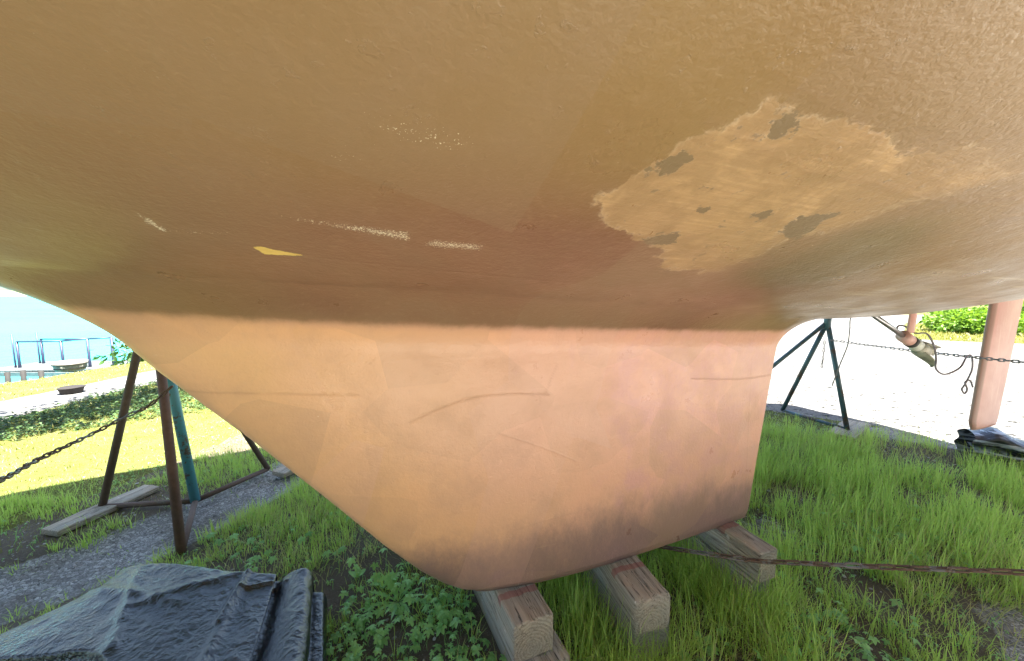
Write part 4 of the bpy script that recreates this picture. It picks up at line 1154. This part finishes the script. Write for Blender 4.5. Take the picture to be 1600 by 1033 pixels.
def shade_leaves():  # dark leaves that paint the shaded strip by the path
    n = 70000
    x = RNG.uniform(-5.6, -2.2, n); y = RNG.uniform(1.8, 9, n)
    k = (x < shade_edge(y) + .25 * (fbm(x * 4, y * 4, 11, 3) - .5) * 2) & (pathmask(x, y) < .2) & (x > -5.6) & visible(x, y, mx=1.45) & (fbm(x * 5, y * 5, 15, 3) > .36)
    x, y = x[k], y[k]; n = len(x); az = RNG.uniform(0, 6.28, n); el = RNG.uniform(-.1, .9, n)
    d = np.stack([np.cos(az) * np.cos(el), np.sin(az) * np.cos(el), np.sin(el)], -1); up = np.stack([-np.cos(az) * np.sin(el), -np.sin(az) * np.sin(el), np.cos(el)], -1) + RNG.normal(0, .2, (n, 3))
    hh = .10 * fbm(x * 3, y * 3, 19, 3)
    s = .012 + .024 * RNG.random(n)
    V, F, A = leaflets(np.stack([x, y, gz(x, y) + hh * RNG.random(n)], -1), d, up, s, s * .8, RNG.random(n))
    tag(mesh_np('shade_leaves', V, F, M_SHADELEAF, None, True, A), 'band of low leaves coloured dark in place of tree shade, beside the pale path', 'ground cover', kind='stuff')
shade_leaves()

def stones():
    bm = bmesh.new(); bmesh.ops.create_icosphere(bm, subdivisions=1, radius=1); base = np.array([v.co[:] for v in bm.verts]); fc = np.array([[v.index for v in f.verts] for f in bm.faces]); bm.free()
    n = 26000; x = RNG.uniform(-3.2, 5.4, n); y = RNG.uniform(.8, 4.8, n)
    p = np.maximum(sstep(.36, .1, track_d(x, y)), .85 * bare(x, y)); p = np.maximum(p, .6 * sstep(-.7, 0, lot_side(x, y)) * (x > 2.2) ); p = np.maximum(p, .03); p = np.maximum(p, .3 * ((x < -2.1) & (y < 2.4)))
    k = (RNG.random(n) < p) & visible(x, y) & ~blocked(x, y); x, y = x[k], y[k]; n = len(x)
    s = .0025 + .008 * RNG.random(n) ** 3.0; s = np.where(RNG.random(n) < .006, s * 2.3, s)
    jit = RNG.uniform(.7, 1.3, (n, len(base), 1)); sc3 = RNG.uniform(.6, 1.2, (n, 1, 3)); sc3[..., 2] *= .65
    a = RNG.uniform(0, 6.28, n); ca, sa = np.cos(a)[:, None], np.sin(a)[:, None]
    q_ = base[None] * jit * sc3 * s[:, None, None]
    X = q_[..., 0] * ca - q_[..., 1] * sa + x[:, None]; Y = q_[..., 0] * sa + q_[..., 1] * ca + y[:, None]; Z = q_[..., 2] + (gz(x, y) + s * .25)[:, None]
    F = (fc[None] + (np.arange(n) * len(base))[:, None, None]).reshape(-1, 3)
    o = mesh_np('gravel_stones', np.stack([X, Y, Z], -1).reshape(-1, 3), F, M_STONES, None, False, {'rnd': np.repeat(RNG.random(n), len(base))})
    tag(o, 'loose pale gravel stones in the wheel track and bare soil', 'gravel', kind='stuff')
_n = NT('gravel_stone'); M_STONES = _n.bsdf(_n.mix(_n.attr('rnd'), (0.13, 0.125, 0.12), (0.50, 0.48, 0.45)), .85, _n.bump(_n.noise(200, 3), .4, .002))
stones()

# ------------------------------------------------------------ things by the water and beyond the lot
def dock():
    o = empty('dock', (-13.0, 9.9, -.6)); tag(o, 'small dock with grey boards and bluish handrails at the water edge', 'dock')
    L = lambda x, y, z: (x + 13.0, y - 9.9, z + .6)
    m = MB()
    for i in range(26): m.box(L(-13.35 + i * .125, 9.75 + i * .012, -.60), (.115, 1.3, .04), None, .006)
    m.build('deck', M_DOCKW, o, smooth=False)
    m = MB(); m.box(L(-11.75, 9.15, -.70), (3.2, .05, .16), None, .01); m.box(L(-11.75, 10.55, -.70), (3.2, .05, .16), None, .01); m.build('side_beam', M_DOCKW, o, smooth=False)
    post = [(-13.5, 9.25, .30, .025), (-13.3, 9.2, .12, .04), (-11.55, 9.35, .14, .04), (-10.85, 9.6, .16, .04), (-13.7, 10.55, .34, .025), (-13.45, 10.5, .13, .04), (-10.75, 10.3, .2, .04)]
    D = 9.9
    def W(px, py, dep):
        u = (px - 800) / 577.8; v = (py - 516.5) / 577.8; p = R(5.7)
        return (u * dep, dep * (math.cos(p) - v * math.sin(p)), CAM_H - dep * (math.sin(p) + v * math.cos(p)))
    P1, P3, P4 = W(25.8, 534, 9.6), W(94.7, 533, 9.6), W(136, 529.5, 9.7)
    P2, P5 = W(63.5, 530, 10.2), W(173.8, 527.5, 9.9)
    T1, T2 = W(17.8, 523, 9.6), W(56.7, 520, 10.2)
    for p_, r in [(P1, .030), (P3, .03), (P4, .030), (P2, .03), (P5, .035), (T1, .02), (T2, .02)]:
        m = MB(); m.tube([L(*p_), L(p_[0], p_[1], -1.0)], r, 8); m.build('post', M_RAIL, o)
    for a, b in ((P1, P3), (P3, P4), (P2, P4), (P4, P5)):
        m = MB(); m.tube([L(*a), L(*b)], .022, 8); m.build('handrail', M_RAIL, o)
dock()
def piles():
    for i, (x, y, zt) in enumerate([(-11.6, 8.35, -.45), (-11.1, 8.25, -.38), (-10.95, 8.45, -.43)]):
        m = MB(); m.tube([(0, 0, 0), (.01, 0, zt + 1.3)], [.05, .045], 10); o = m.build('mooring_pile', M_DARK); o.location = (x, y, -1.3)
        tag(o, ['dark wooden pile at the far left edge of the shore', 'tallest dark pile, nearest the dock deck', 'short dark pile behind the tallest one'][i], 'pile', 'wooden piles beside the dock')
piles()
def tub():
    o = empty('planter_tub', (-8.42, 6.95, -.10)); tag(o, 'low pale slatted tub on the grass bank next to the dock', 'tub')
    m = MB(); a = np.linspace(0, 2 * np.pi, 49); G = [np.stack([r * np.cos(a), r * np.sin(a), np.full(49, z)], -1) for r, z in ((.19, 0), (.235, .17), (.21, .17), (.19, .12), (0.001, .115))]
    m.grid(np.stack(G)); m.build('tub_body', M_TUB, o)
    for z, r in ((.045, .207), (.125, .229)):
        m = MB(); m.tube([(r * math.cos(t), r * math.sin(t), z) for t in a[:-1]], .008, 6, closed=True); m.build('hoop', M_DARK, o)
tub()
m = MB(); a = np.linspace(0, 2 * np.pi, 33)
G = np.stack([np.stack([r * np.cos(a) * (1 + .06 * np.sin(3 * a)), r * np.sin(a), np.full(33, z)], -1) for r, z in ((.10, 0), (.12, .07), (.135, .085), (.125, .09), (.10, .088), (.001, .07))])
m.grid(G); o = m.build('stump', M_DARK); o.location = (-6.0, 4.93, 0.0); tag(o, 'low dark stump at the edge of the pale path', 'stump')

M_WEED2 = mat_leaf('shrub_leaves', (0.07, 0.16, 0.015), (0.20, 0.34, 0.04), .35)
def leaf_cloud(c, rad, n, size, shell=.35):
    v = RNG.normal(0, 1, (n, 3)); v /= np.linalg.norm(v, axis=1)[:, None]
    r = 1 - (1 - shell) * RNG.random(n) ** 1.3
    wob = .65 + .7 * fbm(v[:, 0] * 2.3 + c[0], v[:, 1] * 2.3 + v[:, 2] * 1.9 + c[1], 23, 3)
    P = np.array(c) + v * (r * wob)[:, None] * np.array(rad)
    d = v + RNG.normal(0, .7, (n, 3)); d[:, 2] -= .3; d /= np.linalg.norm(d, axis=1)[:, None]
    up = RNG.normal(0, 1, (n, 3)); s = size * RNG.uniform(.6, 1.4, n)
    return P, d, up, s, s * .55, RNG.random(n)
def tree(x, y, h, cr, label, nl=2600, name='leafy_tree'):
    o = empty(name, (x, y, 0)); tag(o, label, 'tree', 'trees beyond the gravel lot')
    m = MB(); m.tube([(0, 0, -.1), (.05, .02, h * .25), (-.08, .05, h * .5), (0, 0, h * .75)], [h * .028, h * .02, h * .015, h * .005], 10)
    for k in range(5):
        a = k * 1.3; m.tube([(0, 0, h * (.3 + .07 * k)), (cr * .35 * math.cos(a), cr * .35 * math.sin(a), h * (.42 + .07 * k)), (cr * .7 * math.cos(a), cr * .7 * math.sin(a), h * (.5 + .07 * k))], [h * .012, h * .007, h * .003], 6)
    m.build('trunk', M_BARK, o)
    parts = [leaf_cloud((0, 0, h * .62), (cr * .8, cr * .8, h * .34), nl // 2, .28)]
    for k in range(7):
        a = RNG.uniform(0, 6.28); rr_ = cr * RNG.uniform(.3, .7)
        parts.append(leaf_cloud((rr_ * math.cos(a), rr_ * math.sin(a), h * RNG.uniform(.35, .85)), (cr * .42,) * 2 + (h * .14,), nl // 12, .26))
    V, F, A = leaflets(*[np.concatenate([q_[i] for q_ in parts]) for i in range(6)])
    mesh_np('crown', V, F, M_TREE, o, True, A)
for i, (x, y, h, cr, lb) in enumerate([(52, 30, 11, 5, 'broad dark tree far beyond the lot, right of the rudder'), (60, 44, 12, 5.5, 'tall dark tree far behind the rudder top'), (52, 52, 10, 5, 'round dark tree far off, left of the rudder top'),
                                       (40, 62, 12, 6, 'wide dark tree far off behind the blue stand'), (22, 66, 11, 6, 'far tree behind the keel, beyond the lot')]):
    tree(x, y, h, cr, lb)
def shrub(x, y, rx, rz_, n, size, mat, label, name='shrub', z=0.0, grp=None, shell=.2):
    o = empty(name, (x, y, z)); tag(o, label, 'shrub', grp)
    V, F, A = leaflets(*leaf_cloud((0, 0, rz_ * .75), (rx, rx, rz_), n, size, shell)); mesh_np('foliage', V, F, mat, o, True, A)
    m = MB()
    for k in range(9):
        a = k * .7; m.tube([(0, 0, -.05), (rx * .3 * math.cos(a), rx * .3 * math.sin(a), rz_ * .7), (rx * .7 * math.cos(a), rx * .7 * math.sin(a), rz_ * 1.3)], [.012, .008, .003], 5)
    m.build('stems', M_BARK, o)
shrub(15.9, 12.7, 1.15, .50, 3800, .13, M_WEED2, 'bright green shrub on the grass verge, left of the rudder')
shrub(18.2, 12.6, 1.1, .75, 3200, .13, M_WEED2, 'green shrub on the verge, right of the rudder')
shrub(36, 31, 1.5, .42, 900, .16, M_TREE, 'low dark shrub far off left of the rudder top', grp=None)
shrub(39, 35.5, 1.3, .36, 900, .16, M_TREE, 'small dark shrub farthest left on the far grass')
shrub(-8.15, 8.05, .62, .40, 420, .10, M_TREE, 'sparse leafy shrub growing over the bank beside the dock rail', z=-.25, shell=.1)

def fallen(x, y, label, col_mat):
    V, F, A = leaflets(np.zeros((1, 3)), np.array([[.8, .6, .1]]), np.array([[0, .1, 1.0]]), np.array([.06]), np.array([.035]), np.array([.5]), np.ones(1), fold=.3)
    o = mesh_np('fallen_leaf', V, F, M_GRASS, None, True, A); o.location = (x, y, float(gz(np.array([x]), np.array([y]))[0]) + .012)
    tag(o, label, 'leaf')
fallen(3.28, 3.05, 'tan dead leaf on the soil, left of the silver tarp', None)
fallen(2.95, 4.75, 'brown dead leaf on the gravel under the blue stand', None)
def sky_screen_trees():  # added out of view to keep low sky light off the keel
    """unseen row of trees added behind the viewer"""
    parts = []; m = MB()
    for k in range(9):
        s = -13 + 3.3 * k; q_ = 8.6 + .8 * math.sin(k * 2.1)
        x, y, _z = boat_w(s, q_, 0); h = 7.5 + 1.2 * math.sin(k * 1.7)
        parts.append(leaf_cloud((x, y, h * .45), (2.3, 2.3, h * .5), 2600, .42, .55))
        m.tube([(x, y, -.1), (x + .1, y, h * .7)], [.16, .05], 8)
    V, F, A = leaflets(*[np.concatenate([p_[i] for p_ in parts]) for i in range(6)])
    o = mesh_np('sky_screen_trees', V, F, M_TREE, None, True, A); tag(o, 'dense row of trees added out of view behind the viewer, screening the low sky', 'trees', kind='stuff')
    t = m.build('trunks', M_BARK, o)
sky_screen_trees()
def bow_tree():
    """tree by the bow whose low limbs shade the strip of lawn beside the path"""
    o = empty('leafy_tree', (-5.6, .5, 0)); tag(o, 'leaning leafy tree near the bow whose limbs shade the strip beside the path', 'tree')
    L = lambda x, y, z: (x + 5.6, y - .5, z)
    m = MB(); m.tube([L(-5.6, .5, -.1), L(-5.5, .6, 1.4), L(-5.2, 1.0, 2.6), L(-4.6, 1.9, 3.5)], [.15, .12, .10, .07], 12)
    m.tube([L(-4.9, 1.4, 3.1), L(-4.2, 2.6, 3.7), L(-3.9, 4.2, 4.0), L(-3.5, 6.0, 4.3)], [.07, .055, .04, .02], 10)
    m.tube([L(-5.2, 1.0, 2.6), L(-6.0, 1.2, 4.0), L(-6.4, 1.0, 5.2)], [.09, .06, .02], 10)
    m.build('trunk', M_BARK, o)
    P = [leaf_cloud(L(x, y, z), (r, r * 1.1, r * .6), n, .11, .1) for x, y, z, r, n in
         [(-4.25, 2.3, 3.7, .75, 900), (-3.95, 3.3, 4.0, .75, 900), (-3.75, 4.3, 4.1, .8, 900), (-3.45, 5.3, 4.2, .8, 900), (-3.2, 6.4, 4.4, .9, 900), (-6.3, 1.0, 5.0, 1.3, 1500)]]
    V, F, A = leaflets(*[np.concatenate([p_[i] for p_ in P]) for i in range(6)])
    mesh_np('crown', V, F, M_TREE, o, True, A)
bow_tree()
